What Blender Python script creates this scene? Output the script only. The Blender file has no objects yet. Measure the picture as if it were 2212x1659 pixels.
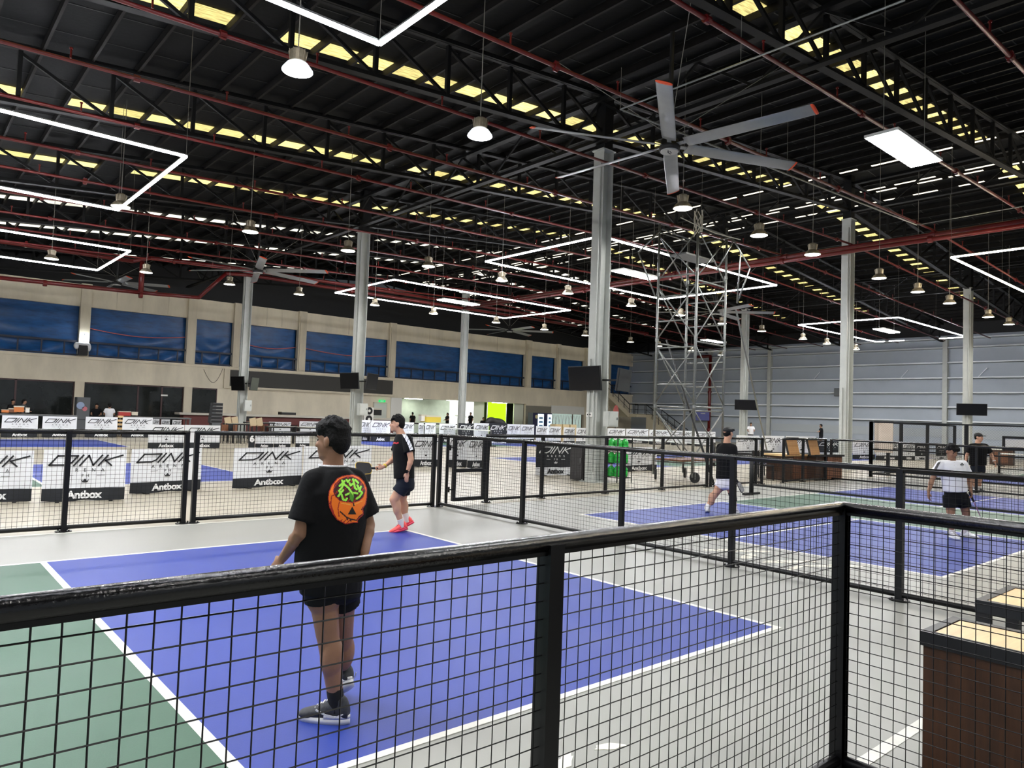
import bpy, bmesh, math, random
from mathutils import Vector as V, Matrix
from mathutils.bvhtree import BVHTree
random.seed(11)
S = bpy.context.scene
COL = S.collection
PI = math.pi

# ------------------------------------------------------------------ camera
F_PX = 1562.94
CAM = V((-1.415, -3.229, 1.752))
YAW, PITCH, ROLL = math.radians(40.857), math.radians(2.514), math.radians(2.005)
FWD = V((math.sin(YAW)*math.cos(PITCH), math.cos(YAW)*math.cos(PITCH), math.sin(PITCH)))
_r = V((math.cos(YAW), -math.sin(YAW), 0)); _u = _r.cross(FWD)
RGT = _r*math.cos(ROLL) + _u*math.sin(ROLL)
UPV = -_r*math.sin(ROLL) + _u*math.cos(ROLL)
FH = V((math.sin(YAW), math.cos(YAW), 0))          # level viewing direction
RH = _r.copy()                                      # level right direction
UZ = V((0, 0, 1))
cd = bpy.data.cameras.new('camera'); cam = bpy.data.objects.new('camera', cd); COL.objects.link(cam)
cd.sensor_width = 36; cd.lens = F_PX/2212*36; cd.clip_start = .05; cd.clip_end = 300
M = Matrix((( RGT.x, UPV.x, -FWD.x, CAM.x), (RGT.y, UPV.y, -FWD.y, CAM.y), (RGT.z, UPV.z, -FWD.z, CAM.z), (0, 0, 0, 1)))
cam.matrix_world = M
S.camera = cam

# ------------------------------------------------------------------ world, colour management
w = bpy.data.worlds.new('night'); S.world = w; w.use_nodes = True
w.node_tree.nodes['Background'].inputs[0].default_value = (.5, .55, .6, 1)
w.node_tree.nodes['Background'].inputs[1].default_value = .05
S.view_settings.view_transform = 'Standard'; S.view_settings.look = 'None'
S.view_settings.exposure = 0.7; S.view_settings.gamma = 1.0
S.view_settings.use_curve_mapping = False
S.cycles.use_denoising = True
S.cycles.max_bounces = 6; S.cycles.diffuse_bounces = 4; S.cycles.glossy_bounces = 3
S.cycles.sample_clamp_indirect = 6.0; S.cycles.caustics_reflective = False; S.cycles.caustics_refractive = False
LAMP_W = 95.0        # radiant power of one high-bay lamp
PANEL_L = 60.0        # radiance of the flat panel lights
TUBE_L = 60.0         # radiance of the linear frames
SKY_L = 1.05          # radiance of the roof lights

# ------------------------------------------------------------------ measuring helpers (pixel of the photograph + a known plane -> point)
def ray(u, v): return RGT*((u-1106)/F_PX) - UPV*((v-829.5)/F_PX) + FWD
def G(u, v, z=0.0): d = ray(u, v); return CAM + d*((z-CAM.z)/d.z)
def onX(u, v, X): d = ray(u, v); return CAM + d*((X-CAM.x)/d.x)
def onY(u, v, Y): d = ray(u, v); return CAM + d*((Y-CAM.y)/d.y)
def atD(u, v, dep): return CAM + ray(u, v)*dep
def depth(P): return (V(P)-CAM).dot(FWD)
def height_at(v, P):
    lo, hi = -1.0, 30.0
    for _ in range(50):
        m = (lo+hi)/2; q = V((P[0], P[1], m))-CAM
        vv = 829.5 - F_PX*q.dot(UPV)/q.dot(FWD)
        if vv > v: lo = m
        else: hi = m
    return m

# ------------------------------------------------------------------ materials
def lin(c):
    return tuple(((x/255)/12.92 if x/255 <= .04045 else ((x/255+.055)/1.055)**2.4) for x in c)
MATS = {}
def mat(name, rgb, rough=.6, metal=0.0, spec=.5, noise=None, bump=None, coat=0.0, rgb2=None, stretch=None):
    if name in MATS: return MATS[name]
    m = bpy.data.materials.new(name); m.use_nodes = True; MATS[name] = m
    nt = m.node_tree; b = nt.nodes['Principled BSDF']
    c = lin(rgb)+(1,)
    b.inputs['Base Color'].default_value = c; b.inputs['Roughness'].default_value = rough
    b.inputs['Metallic'].default_value = metal; b.inputs['Specular IOR Level'].default_value = spec
    if coat: b.inputs['Coat Weight'].default_value = coat; b.inputs['Coat Roughness'].default_value = .08
    if noise or bump:
        tc = nt.nodes.new('ShaderNodeTexCoord'); src = tc.outputs['Object']
        if stretch:
            mp = nt.nodes.new('ShaderNodeMapping'); mp.inputs['Scale'].default_value = stretch
            nt.links.new(src, mp.inputs[0]); src = mp.outputs[0]
    if noise:
        sc, amt = noise
        n = nt.nodes.new('ShaderNodeTexNoise'); n.inputs['Scale'].default_value = sc; n.inputs['Detail'].default_value = 6
        n.inputs['Roughness'].default_value = .62
        nt.links.new(src, n.inputs['Vector'])
        mx = nt.nodes.new('ShaderNodeMix'); mx.data_type = 'RGBA'
        c2 = lin(rgb2) if rgb2 else tuple(x*(1-amt) for x in c[:3])
        c1 = c[:3] if rgb2 else tuple(min(1, x*(1+amt)) for x in c[:3])
        mx.inputs[6].default_value = tuple(c1)+(1,); mx.inputs[7].default_value = tuple(c2)+(1,)
        rm = nt.nodes.new('ShaderNodeMapRange'); rm.inputs[1].default_value = .32; rm.inputs[2].default_value = .68
        nt.links.new(n.outputs[0], rm.inputs[0]); nt.links.new(rm.outputs[0], mx.inputs[0])
        nt.links.new(mx.outputs[2], b.inputs['Base Color'])
    if bump:
        sc, st = bump
        n2 = nt.nodes.new('ShaderNodeTexNoise'); n2.inputs['Scale'].default_value = sc; n2.inputs['Detail'].default_value = 4
        nt.links.new(src, n2.inputs['Vector'])
        bp = nt.nodes.new('ShaderNodeBump'); bp.inputs['Strength'].default_value = st; bp.inputs['Distance'].default_value = .02
        nt.links.new(n2.outputs[0], bp.inputs['Height']); nt.links.new(bp.outputs[0], b.inputs['Normal'])
    return m
def emit(name, rgb, strength, vary=0.0, patch=None):
    if name in MATS: return MATS[name]
    m = bpy.data.materials.new(name); m.use_nodes = True; MATS[name] = m
    nt = m.node_tree; nt.nodes.clear()
    o = nt.nodes.new('ShaderNodeOutputMaterial'); e = nt.nodes.new('ShaderNodeEmission')
    e.inputs[0].default_value = lin(rgb)+(1,); e.inputs[1].default_value = strength
    nt.links.new(e.outputs[0], o.inputs[0])
    if vary:
        oi = nt.nodes.new('ShaderNodeObjectInfo'); mr = nt.nodes.new('ShaderNodeMapRange')
        mr.inputs[3].default_value = strength*(1-vary); mr.inputs[4].default_value = strength*(1+vary*.6)
        nt.links.new(oi.outputs['Random'], mr.inputs[0]); out = mr.outputs[0]
        if patch:
            tc = nt.nodes.new('ShaderNodeTexCoord'); n = nt.nodes.new('ShaderNodeTexNoise'); n.inputs['Scale'].default_value = patch
            mp = nt.nodes.new('ShaderNodeMapping'); mp.inputs['Scale'].default_value = (1, 9, 1)
            nt.links.new(tc.outputs['Object'], mp.inputs[0]); nt.links.new(mp.outputs[0], n.inputs['Vector'])
            m2 = nt.nodes.new('ShaderNodeMapRange'); m2.inputs[1].default_value = .35; m2.inputs[2].default_value = .6
            m2.inputs[3].default_value = .55; m2.inputs[4].default_value = 1.1
            nt.links.new(n.outputs[0], m2.inputs[0])
            ml = nt.nodes.new('ShaderNodeMath'); ml.operation = 'MULTIPLY'
            nt.links.new(out, ml.inputs[0]); nt.links.new(m2.outputs[0], ml.inputs[1]); out = ml.outputs[0]
        nt.links.new(out, e.inputs[1])
    return m

black = mat('black paint', (6, 6, 8), .38, spec=.35)
glossy = mat('glossy black rail', (6, 6, 8), .2, spec=.55, bump=(90, .1))
blackm = mat('black matt', (16, 16, 18), .6)
wirem = mat('black wire', (5, 5, 6), .45, spec=.3)
steel_dark = mat('dark roof steel', (17, 17, 17), .65, spec=.2, noise=(3, .25))
foil = mat('roof insulation foil', (11, 13, 15), .7, spec=.15, noise=(1.5, .2), bump=(8, .25))
purlinm = mat('purlin steel', (20, 18, 16), .65, spec=.2, noise=(4, .25))
colgray = mat('grey column paint', (180, 183, 178), .45, noise=(2.5, .07))
redpipe = mat('red pipe paint', (98, 21, 20), .35, noise=(5, .15))
white_cloth = mat('white banner cloth', (224, 226, 230), .75, bump=(5, .15))
black_cloth = mat('black banner cloth', (26, 29, 35), .7, bump=(5, .15))
ink = mat('black ink', (22, 24, 30), .7)
ink_grey = mat('grey ink', (70, 72, 78), .7)
ink_white = mat('white ink', (240, 240, 240), .7)
alum = mat('galvanised tube', (132, 134, 132), .35, metal=.7, noise=(20, .15))
cablem = mat('cable', (120, 118, 110), .5)
concrete = mat('tan concrete', (222, 212, 190), .85, noise=(.7, .13), bump=(20, .1), stretch=(1, 1, .35))
concrete2 = mat('tan concrete column', (210, 200, 178), .85, noise=(1.3, .12), stretch=(1, 1, .3))
graywall = mat('grey steel cladding', (164, 172, 182), .5, noise=(.5, .06))
grayframe = mat('grey steel frame', (222, 227, 230), .45)
tarp = mat('blue tarp', (22, 78, 134), .38, noise=(2.0, .35), bump=(1.6, .5), stretch=(.6, 1, 2.2))
darkglass = mat('dark glass', (34, 37, 36), .07, spec=.6, noise=(.8, .3))
skin_tan = mat('tan skin', (142, 104, 80), .55, noise=(9, .08), bump=(90, .06))
skin_fair = mat('fair skin', (198, 150, 122), .55, noise=(9, .08))
hairm = mat('black hair', (11, 10, 10), .75, spec=.25, bump=(70, .5))
wood_top = mat('pale wood top', (226, 192, 140), .4, noise=(3, .12), stretch=(1, 8, 1))
wood_dark = mat('dark stained wood', (66, 40, 22), .5, noise=(6, .3), stretch=(5, 5, .5))
wood_mid = mat('brown wood', (112, 70, 44), .5, noise=(5, .25), stretch=(4, 4, .6))
screenm = mat('dark screen', (12, 12, 14), .2, spec=.3)
plastic_gray = mat('grey plastic', (92, 95, 98), .5)
white_paint = mat('white paint', (225, 224, 218), .5)
cream = mat('cream wall', (205, 198, 180), .8)

# ------------------------------------------------------------------ mesh building
ORG = {}
class MB:
    def __init__(s): s.v = []; s.f = []; s.m = []; s.cm = 0
    def add(s, vs, fs):
        b = len(s.v); s.v += [tuple(x) for x in vs]
        for f in fs: s.f.append([i+b for i in f]); s.m.append(s.cm)
    def box(s, a, b):
        x0, y0, z0 = a; x1, y1, z1 = b
        s.add([(x0,y0,z0),(x1,y0,z0),(x1,y1,z0),(x0,y1,z0),(x0,y0,z1),(x1,y0,z1),(x1,y1,z1),(x0,y1,z1)],
              [(0,3,2,1),(4,5,6,7),(0,1,5,4),(1,2,6,5),(2,3,7,6),(3,0,4,7)])
    def obox(s, c, ax, ay, az, hx, hy, hz):
        c = V(c); vs = []
        for k in (-1, 1):
            for (i, j) in ((-1,-1),(1,-1),(1,1),(-1,1)): vs.append(c+ax*(hx*i)+ay*(hy*j)+az*(hz*k))
        s.add(vs, [(0,3,2,1),(4,5,6,7),(0,1,5,4),(1,2,6,5),(2,3,7,6),(3,0,4,7)])
    def bar(s, a, b, wd, h=None):
        a = V(a); b = V(b); d = (b-a); L = d.length; d.normalize(); h = h or wd
        up = UZ if abs(d.z) < .95 else V((0, 1, 0)) if abs(d.y) < .5 else V((1, 0, 0))
        sd = d.cross(up).normalized(); up = sd.cross(d).normalized()
        s.obox((a+b)/2, d, sd, up, L/2, wd/2, h/2)
    def frame(s, d):
        d = V(d).normalized(); t = UZ if abs(d.z) < .9 else V((1, 0, 0))
        x = d.cross(t).normalized(); return x, d.cross(x).normalized()
    def tube(s, a, b, r, n=8, r2=None, cap=True):
        a = V(a); b = V(b); r2 = r if r2 is None else r2; x, y = s.frame(b-a); vs = []
        for (p, q) in ((a, r), (b, r2)):
            for i in range(n):
                t = 2*PI*i/n; vs.append(p+x*(q*math.cos(t))+y*(q*math.sin(t)))
        fs = [(i, (i+1) % n, n+(i+1) % n, n+i) for i in range(n)]
        if cap: fs += [tuple(range(n-1, -1, -1)), tuple(range(n, 2*n))]
        s.add(vs, fs)
    def path(s, pts, r, n=8):
        pts = [V(p) for p in pts]
        for a, b in zip(pts, pts[1:]): s.tube(a, b, r, n)
        for p in pts[1:-1]: s.ell(p, (r, r, r), 8, 6)
    def ell(s, c, rad, n=16, k=10, ax=None):
        c = V(c); X, Y, Z = ax or (V((1,0,0)), V((0,1,0)), V((0,0,1)))
        vs = [c+Z*rad[2]]
        for j in range(1, k):
            t = PI*j/k
            for i in range(n):
                p = 2*PI*i/n
                vs.append(c+X*(rad[0]*math.sin(t)*math.cos(p))+Y*(rad[1]*math.sin(t)*math.sin(p))+Z*(rad[2]*math.cos(t)))
        vs.append(c-Z*rad[2]); fs = [(0, 1+i, 1+(i+1) % n) for i in range(n)]
        for j in range(k-2):
            for i in range(n):
                a = 1+j*n; fs.append((a+i, a+n+i, a+n+(i+1) % n, a+(i+1) % n))
        a = 1+(k-2)*n; fs += [(a+i, len(vs)-1, a+(i+1) % n) for i in range(n)]
        s.add(vs, fs)
    def loft(s, rings, n=24, cap=True):
        """rings of (centre, xaxis, yaxis, rx, ry)"""
        vs = []
        for (c, X, Y, rx, ry) in rings:
            for i in range(n):
                t = 2*PI*i/n; vs.append(V(c)+X*(rx*math.cos(t))+Y*(ry*math.sin(t)))
        fs = []
        for k in range(len(rings)-1):
            for i in range(n): fs.append((k*n+i, k*n+(i+1) % n, (k+1)*n+(i+1) % n, (k+1)*n+i))
        if cap: fs += [tuple(range(n-1, -1, -1)), tuple(range((len(rings)-1)*n, len(rings)*n))]
        s.add(vs, fs)
    def lathe(s, c, prof, n=20):
        """profile of (radius, z) about the vertical through c"""
        c = V(c); vs = []
        for (r, z) in prof:
            for i in range(n):
                t = 2*PI*i/n; vs.append(c+V((r*math.cos(t), r*math.sin(t), z)))
        fs = []
        for k in range(len(prof)-1):
            for i in range(n): fs.append((k*n+i, k*n+(i+1) % n, (k+1)*n+(i+1) % n, (k+1)*n+i))
        fs += [tuple(range(n-1, -1, -1)), tuple(range((len(prof)-1)*n, len(prof)*n))]
        s.add(vs, fs)
    def prism(s, pts, org, ax, ay, t):
        """outline pts (2-D) in the frame ax, ay, extruded by vector t"""
        org = V(org); a = [org+ax*p[0]+ay*p[1] for p in pts]; n = len(a); t = V(t)
        s.add(a+[p+t for p in a], [tuple(range(n-1, -1, -1)), tuple(range(n, 2*n))]+[(i, (i+1) % n, n+(i+1) % n, n+i) for i in range(n)])
    def stroke(s, pts, wd, org, ax, ay, t):
        for a, b in zip(pts, pts[1:]):
            a = V((a[0], a[1], 0)); b = V((b[0], b[1], 0)); d = (b-a).normalized()*(wd*.5); nn = V((-d.y, d.x, 0))
            q = [a-d*.9+nn, a-d*.9-nn, b+d*.9-nn, b+d*.9+nn]
            s.prism([(p.x, p.y) for p in q], org, ax, ay, t)
    def mesh(s, name, mats, smooth=False, origin=None):
        me = bpy.data.meshes.new(name)
        vs = s.v if origin is None else [(x-origin[0], y-origin[1], z-origin[2]) for (x, y, z) in s.v]
        me.from_pydata(vs, [], s.f)
        for m in (mats if isinstance(mats, (list, tuple)) else [mats]): me.materials.append(m)
        if any(s.m): me.polygons.foreach_set('material_index', s.m)
        if smooth: me.polygons.foreach_set('use_smooth', [True]*len(me.polygons))
        me.update(); return me
    def build(s, name, mats, parent=None, smooth=False, origin=None):
        og = ORG.get(parent.name) if parent is not None else origin
        return link(name, s.mesh(name, mats, smooth, og), parent, None if parent is not None else origin)
def link(name, me, parent=None, loc=None):
    o = bpy.data.objects.new(name, me); COL.objects.link(o)
    if parent is not None:
        o.parent = parent
        if parent.name in ORG: ORG[o.name] = ORG[parent.name]
    elif loc is not None:
        o.location = loc; ORG[o.name] = V(loc)
    return o
def tag(o, label=None, cat=None, group=None, kind=None):
    if label: o['label'] = label
    if cat: o['category'] = cat
    if group: o['group'] = group
    if kind: o['kind'] = kind
    return o
def thing(name, label, cat, loc, group=None):
    o = bpy.data.objects.new(name, None); COL.objects.link(o); o.location = loc; o.empty_display_size = .1
    ORG[o.name] = V(loc); return tag(o, label, cat, group)
def copy_tree(o, parent=None):
    c = o.copy(); COL.objects.link(c)
    if parent is not None: c.parent = parent
    for ch in [k for k in KIDS.get(o.name, [])]: copy_tree(ch, c)
    return c
KIDS = {}
def index_kids(root):
    KIDS[root.name] = list(root.children)
    for ch in root.children: index_kids(ch)
def struct(o, label=None): o['kind'] = 'structure'; return tag(o, label)
ORD = ['first','second','third','fourth','fifth','sixth','seventh','eighth','ninth','tenth','eleventh','twelfth','thirteenth','fourteenth','fifteenth','sixteenth']
def evaluated_mesh(me, mods):
    o = bpy.data.objects.new('working', me); COL.objects.link(o)
    for (t, kw) in mods:
        m = o.modifiers.new(t, t)
        for k, val in kw.items(): setattr(m, k, val)
    dg = bpy.context.evaluated_depsgraph_get(); ev = o.evaluated_get(dg)
    out = bpy.data.meshes.new_from_object(ev); bpy.data.objects.remove(o); return out
def blob(mb, name, m, parent, voxel, smooth=3, fac=.5, extra=()):
    """union of the closed shapes in mb as ONE continuous surface"""
    og = ORG[parent.name]
    me = mb.mesh(name, m, False, og)
    out = evaluated_mesh(me, [('REMESH', dict(mode='VOXEL', voxel_size=voxel)), ('SMOOTH', dict(factor=fac, iterations=smooth))]+list(extra))
    out.name = name; out.materials.clear(); out.materials.append(m)
    out.polygons.foreach_set('use_smooth', [True]*len(out.polygons))
    return link(name, out, parent)
def text_mesh(body, size, bold=0.0, spacing=1.0, ext=.0015):
    c = bpy.data.curves.new('text', 'FONT'); c.body = body; c.size = size; c.align_x = 'CENTER'; c.extrude = ext
    c.offset = bold; c.space_character = spacing; c.resolution_u = 3
    o = bpy.data.objects.new('working', c); COL.objects.link(o)
    dg = bpy.context.evaluated_depsgraph_get(); me = bpy.data.meshes.new_from_object(o.evaluated_get(dg))
    bpy.data.objects.remove(o); me.transform(Matrix.Rotation(PI/2, 4, 'X')); return me

# ================================================================== THE HALL
X0, X1, Y0, Y1 = -14.0, 58.5, -14.0, 46.5
RIDGE = 29.0
def zb(x): return 8.35+.085*(x if x < RIDGE else 2*RIDGE-x)      # underside of the trusses

# floor -----------------------------------------------------------
floorm = mat('grey sports floor', (139, 139, 132), .42, noise=(.35, .06), bump=(120, .03))
warm_floor = mat('beige floor', (168, 160, 142), .38, noise=(.4, .06))
blue_paint = mat('blue court paint', (40, 59, 140), .5, spec=.3, noise=(1.2, .06), bump=(150, .05))
green_paint = mat('green court paint', (56, 90, 71), .5, spec=.3, noise=(1.2, .06), bump=(150, .05))
line_paint = mat('white line paint', (214, 213, 204), .55, noise=(6, .06))
mb = MB(); mb.box((X0, Y0, -.2), (X1, 7.9, 0))
floor = struct(mb.build('floor', floorm, origin=(0, 0, 0)))
mb = MB(); mb.box((X0, 7.9, -.2), (X1, Y1, 0)); mb.build('floor_section', warm_floor, floor)
def slab(name, m, x0, y0, x1, y1, z=.003):
    b = MB(); b.box((x0, y0, .0), (x1, y1, z)); return b.build(name, m, floor)
def court(kx, ky, sgn=-1, L=4.51, wd=5.914, full=True):
    """kx = kitchen line (edge towards the service area), service area runs from kx to kx+L; the rest of the court lies on the -x side"""
    lw = .055; y0, y1 = ky+.05, ky+.05+wd; ym = (y0+y1)/2; net = kx-2.13*1.0
    xs = {'near': (kx, kx+L)}
    other = net-2.13
    slab('blue_service_area', blue_paint, kx, y0, kx+L, y1)
    slab('green_kitchen', green_paint, other, y0, kx-.06, y1)
    slab('blue_service_area', blue_paint, other-.06-L, y0, other-.06, y1)
    xa, xb = other-.06-L-lw, kx+L+lw
    slab('court_line', line_paint, xa, y0-lw, xb, y0, .004)
    slab('court_line', line_paint, xa, y1, xb, y1+lw, .004)
    for (a, b) in ((xa, xa+lw), (xb-lw, xb), (kx-.06, kx), (other-.06, other)): slab('court_line', line_paint, a, y0, b, y1, .004)
    slab('court_line', line_paint, kx, ym-lw/2, kx+L, ym+lw/2, .0045)
    slab('court_line', line_paint, other-.06-L, ym-lw/2, other-.06, ym+lw/2, .0045)
    return net
court(0.0, 0.0)
# the second court runs the other way round: its baseline is the near one
NET2 = court(8.242+.05+4.51+.06+4.26, -.065)
court(36.4, 0.0); court(1.18, 13.85); court(26.3, 13.85); court(1.45, 28.1); court(26.3, 28.1); court(45.0, 13.85)
slab('court_line', line_paint, -9, -1.58, 5.9, -1.51); slab('court_line', line_paint, -9, 7.86, 6.4, 7.92)
# whitish scuffs beside the second court
scuff = mat('pale scuff', (222, 219, 204), .6)
for (x, y, a, b, r) in ((7.6, 2.3, .55, .12, -.7), (7.5, 1.5, .5, .1, -.5), (7.75, 1.05, .6, .09, -.55), (7.35, 2.0, .3, .1, .2), (1.3, -.6, .14, .05, .5), (1.62, -.62, .12, .04, -.4), (7.2, 1.25, .3, .05, .1)):
    b_ = MB(); n = 14
    pts = [((a*(.6+.4*random.random())*math.cos(2*PI*i/n)), (b*(.5+.5*random.random())*math.sin(2*PI*i/n))) for i in range(n)]
    b_.prism(pts, (x, y, 0), V((math.cos(r), math.sin(r), 0)), V((-math.sin(r), math.cos(r), 0)), (0, 0, .0025)); b_.build('floor_scuff', scuff, floor)

# end wall (grey cladding with girts) ------------------------------
mb = MB(); mb.box((X1, Y0, 1.9), (X1+.15, Y1+.3, 8.9)); mb.box((X1, Y0, 0), (X1+.15, Y1+.3, 1.25)); mb.box((X1+.1, Y0, 1.25), (X1+.15, Y1+.3, 1.9))
wall_end = struct(mb.build('wall_end', graywall, origin=(X1, 0, 0)))
for z in (2.42, 3.48, 4.55, 5.66, 6.80, 7.92, 8.6):
    b_ = MB(); b_.box((X1-.28, Y0, z-.03), (X1, Y1, z)); b_.box((X1-.28, Y0, z-.03), (X1-.25, Y1, z+.1)); b_.build('wall_girt', grayframe, wall_end)
b_ = MB()                                    # row of vent blocks, lit from outside
y = Y0
vent = MB()
while y < Y1-1:
    for k in range(5): vent.box((X1-.02, y+.12+k*.24, 1.62), (X1+.08, y+.27+k*.24, 1.76)); vent.box((X1-.02, y+.22+k*.24, 1.36), (X1+.08, y+.37+k*.24, 1.48))
    y += 1.66
b_ = MB(); b_.box((X1+.05, Y0, 8.9), (X1+.12, Y1+2, 10.6)); b_.build('upper_cladding', mat('black cladding', (22, 23, 25), .7), wall_end)
o = vent.build('wall_vents', emit('daylight vent', (235, 240, 242), .8), wall_end); o['kind'] = 'stuff'
mb = MB(); mb.box((X1-.05, Y0, 1.25), (X1, Y1, 1.9)); mb.build('vent_panel', mat('vent block', (168, 174, 178), .7), wall_end)
for yc in (-9.5, -2.9, 3.8, 10.4, 16.4, 23.6, 30.6, 36.8, 43.3):
    b_ = MB(); b_.box((X1-.34, yc-.16, 0), (X1-.31, yc+.16, 8.8)); b_.box((X1-.31, yc-.02, 0), (X1-.0, yc+.02, 8.8)); b_.box((X1-.03, yc-.16, 0), (X1-.0, yc+.16, 8.8))
    b_.build('wall_column', colgray, wall_end)
for yc in (19.5, 26.5, 33.5, 14.2):
    for zc in (6.95,):
        b_ = MB(); b_.bar((X1-.15, yc-.5, 6.4), (X1-.15, yc+.1, 5.7), .05); b_.build('wall_brace', grayframe, wall_end)
# plain outer walls that close the hall behind the camera
mb = MB(); mb.box((X0-.15, Y0, 0), (X0, Y1, 7.4)); struct(mb.build('wall_west', graywall, origin=(X0, 0, 0)))
mb = MB(); mb.box((X0, Y0-.15, 0), (X1, Y0, 11.5)); struct(mb.build('wall_south', graywall, origin=(0, Y0, 0)))

# long tan wall with the gallery -----------------------------------
Y = Y1
mb = MB()
mb.box((X0, Y, 7.42), (X1, Y+.3, 8.75))                        # parapet above the tarps
mb.box((X0, Y-.05, 2.88), (X1, Y+.3, 4.25))                    # deep floor beam
mb.box((X0, Y-.12, 4.25), (X1, Y+.3, 4.42))                    # sill
mb.box((15.45, Y+.02, 0), (28.95, Y+.3, 2.88)); mb.box((43.4, Y+.02, 0), (46.6, Y+.3, 2.88)); mb.box((51.2, Y+.02, 0), (X1, Y+.3, 2.88))
mb.box((X0, Y+.28, 0), (2.0, Y+.32, 2.88))
wall_left = struct(mb.build('wall_left', concrete, origin=(0, Y, 0)))
mb = MB(); mb.box((X0, Y+1.2, 8.0), (X1, Y+1.35, 11.6)); mb.build('upper_cladding', mat('black cladding', (22, 23, 25), .7), wall_left)
mb = MB(); mb.box((X0, Y+3.2, 0), (X1, Y+3.3, 8.0)); mb.build('rear_partition', mat('dark room', (40, 40, 38), .8), wall_left)
COLX = [(-5, .34), (1.2, .3), (7.42, .55), (13.55, .55), (16.5, .45), (21.2, .6), (28.8, .6), (36, .45), (43.4, .7), (47.3, .5), (51.2, .45), (54.6, .4)]
for xc, hw in COLX:
    b_ = MB(); b_.box((xc-hw/2, Y-.22, 4.4), (xc+hw/2, Y+.2, 8.78))
    if xc > 20: b_.box((xc-hw/2+.08, Y-.3, 4.5), (xc+hw/2-.08, Y-.2, 8.4))
    b_.build('gallery_column', concrete2, wall_left)
for xc in (7.35, 13.55):
    b_ = MB(); b_.box((xc-.25, Y-.12, 0), (xc+.25, Y+.2, 2.9)); b_.build('ground_column', concrete2, wall_left)
for xc in (9.1, 10.6, 12.1, 18.6, 19.7, 25.0, 32.4, 39.7):
    b_ = MB(); b_.box((xc-.03, Y-.012, 7.5), (xc+.03, Y+.02, 8.74)); b_.build('panel_joint', concrete2, wall_left)

# roof --------------------------------------------------------------
def roof_pts(off):
    return [(X0, zb(X0)+off), (RIDGE, zb(RIDGE)+off), (X1, zb(X1)+off)]
mb = MB(); rp = roof_pts(1.62)
for (a, b) in zip(rp, rp[1:]):
    mb.add([(a[0], Y0, a[1]), (b[0], Y0, b[1]), (b[0], Y1+3, b[1]), (a[0], Y1+3, a[1]), (a[0], Y0, a[1]+.1), (b[0], Y0, b[1]+.1), (b[0], Y1+3, b[1]+.1), (a[0], Y1+3, a[1]+.1)],
           [(0,1,2,3),(7,6,5,4),(0,4,5,1),(1,5,6,2),(2,6,7,3),(3,7,4,0)])
ceiling = struct(mb.build('ceiling', foil, origin=(0, 0, 0)))
# foil seams
seam = MB()
for k in range(40):
    y = Y0+1.2+k*1.5
    for (a, b) in zip(rp, rp[1:]): seam.bar((a[0], y, a[1]-.006), (b[0], y, b[1]-.006), .03, .012)
o = seam.build('foil_seams', mat('foil seam', (30, 31, 32), .6), ceiling); o['kind'] = 'stuff'
# purlins, one metre apart: a lipped channel each
pur = MB(); L0, L1 = Y0, Y1+1.2
pur.box((-.03, L0, 1.40), (.03, L1, 1.415)); pur.box((-.03, L0, 1.40), (-.022, L1, 1.6)); pur.box((-.03, L0, 1.585), (.03, L1, 1.6)); pur.box((.022, L0, 1.40), (.03, L1, 1.44))
pm = pur.mesh('purlin', purlinm)
x = .93-14
while x < X1-.3:
    if abs(x-RIDGE) > .25:
        o = link('purlin', pm, ceiling); o.location = (x, 0, zb(x))
    x += 1.0
# roof lights: translucent sheets between the purlins
sky_y = emit('yellowed roof light', (255, 234, 150), SKY_L, .35, 3)
sky_w = emit('white roof light', (250, 246, 225), SKY_L*1.2, .4, 3)
sl = MB(); sl.box((0, -.28, 0), (.92, .28, .012)); slope = math.atan(.085)
sl_y = sl.mesh('roof_light', sky_y); sl_w = sl.mesh('roof_light', sky_w)
n_single = 0
for (yc, me) in ((12.85, sl_y), (20.15, sl_y), (26.4, sl_y), (5.4, sl_y), (33.2, sl_w)):
    k = 0; x = .95-6
    while x < 52:
        if abs(x-RIDGE) > 1.5 and random.random() > .06:
            if n_single < 280:
                o = link('roof_light', me, ceiling); o.location = (x+.04, yc, zb(x+.04)+1.585); o.rotation_euler = (0, -slope if x < RIDGE else slope, 0); n_single += 1
        x += 1.0
far = MB()
for yc in (38.9, 45.2):
    x = .95-6
    while x < 52:
        if abs(x-RIDGE) > 1.5 and random.random() > .1:
            d = .085*.9*(1 if x < RIDGE else -1)
            far.add([(x+.04, yc-.28, zb(x)+1.58), (x+.96, yc-.28, zb(x)+1.58+d), (x+.96, yc+.28, zb(x)+1.58+d), (x+.04, yc+.28, zb(x)+1.58)], [(0, 3, 2, 1)])
        x += 1.0
o = far.build('distant_roof_lights', sky_w, ceiling); o['kind'] = 'stuff'
# ridge: narrow lit slits on both sides of the ridge
slit = emit('ridge slit', (255, 246, 220), SKY_L*1.25, .2)
for xr in (27.45, 29.45, 30.4, 30.75, 31.9):
    b_ = MB(); y = Y0+.5; ll = random.uniform(1.2, 1.9)
    while y < Y1-2:
        z = zb(xr)+1.4; b_.box((xr-.05, y, z-.02), (xr+.05, y+ll*random.uniform(.55, .95), z)); y += ll+random.uniform(.05, .5)
    b_.build('ridge_slit', slit, ceiling)

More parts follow.
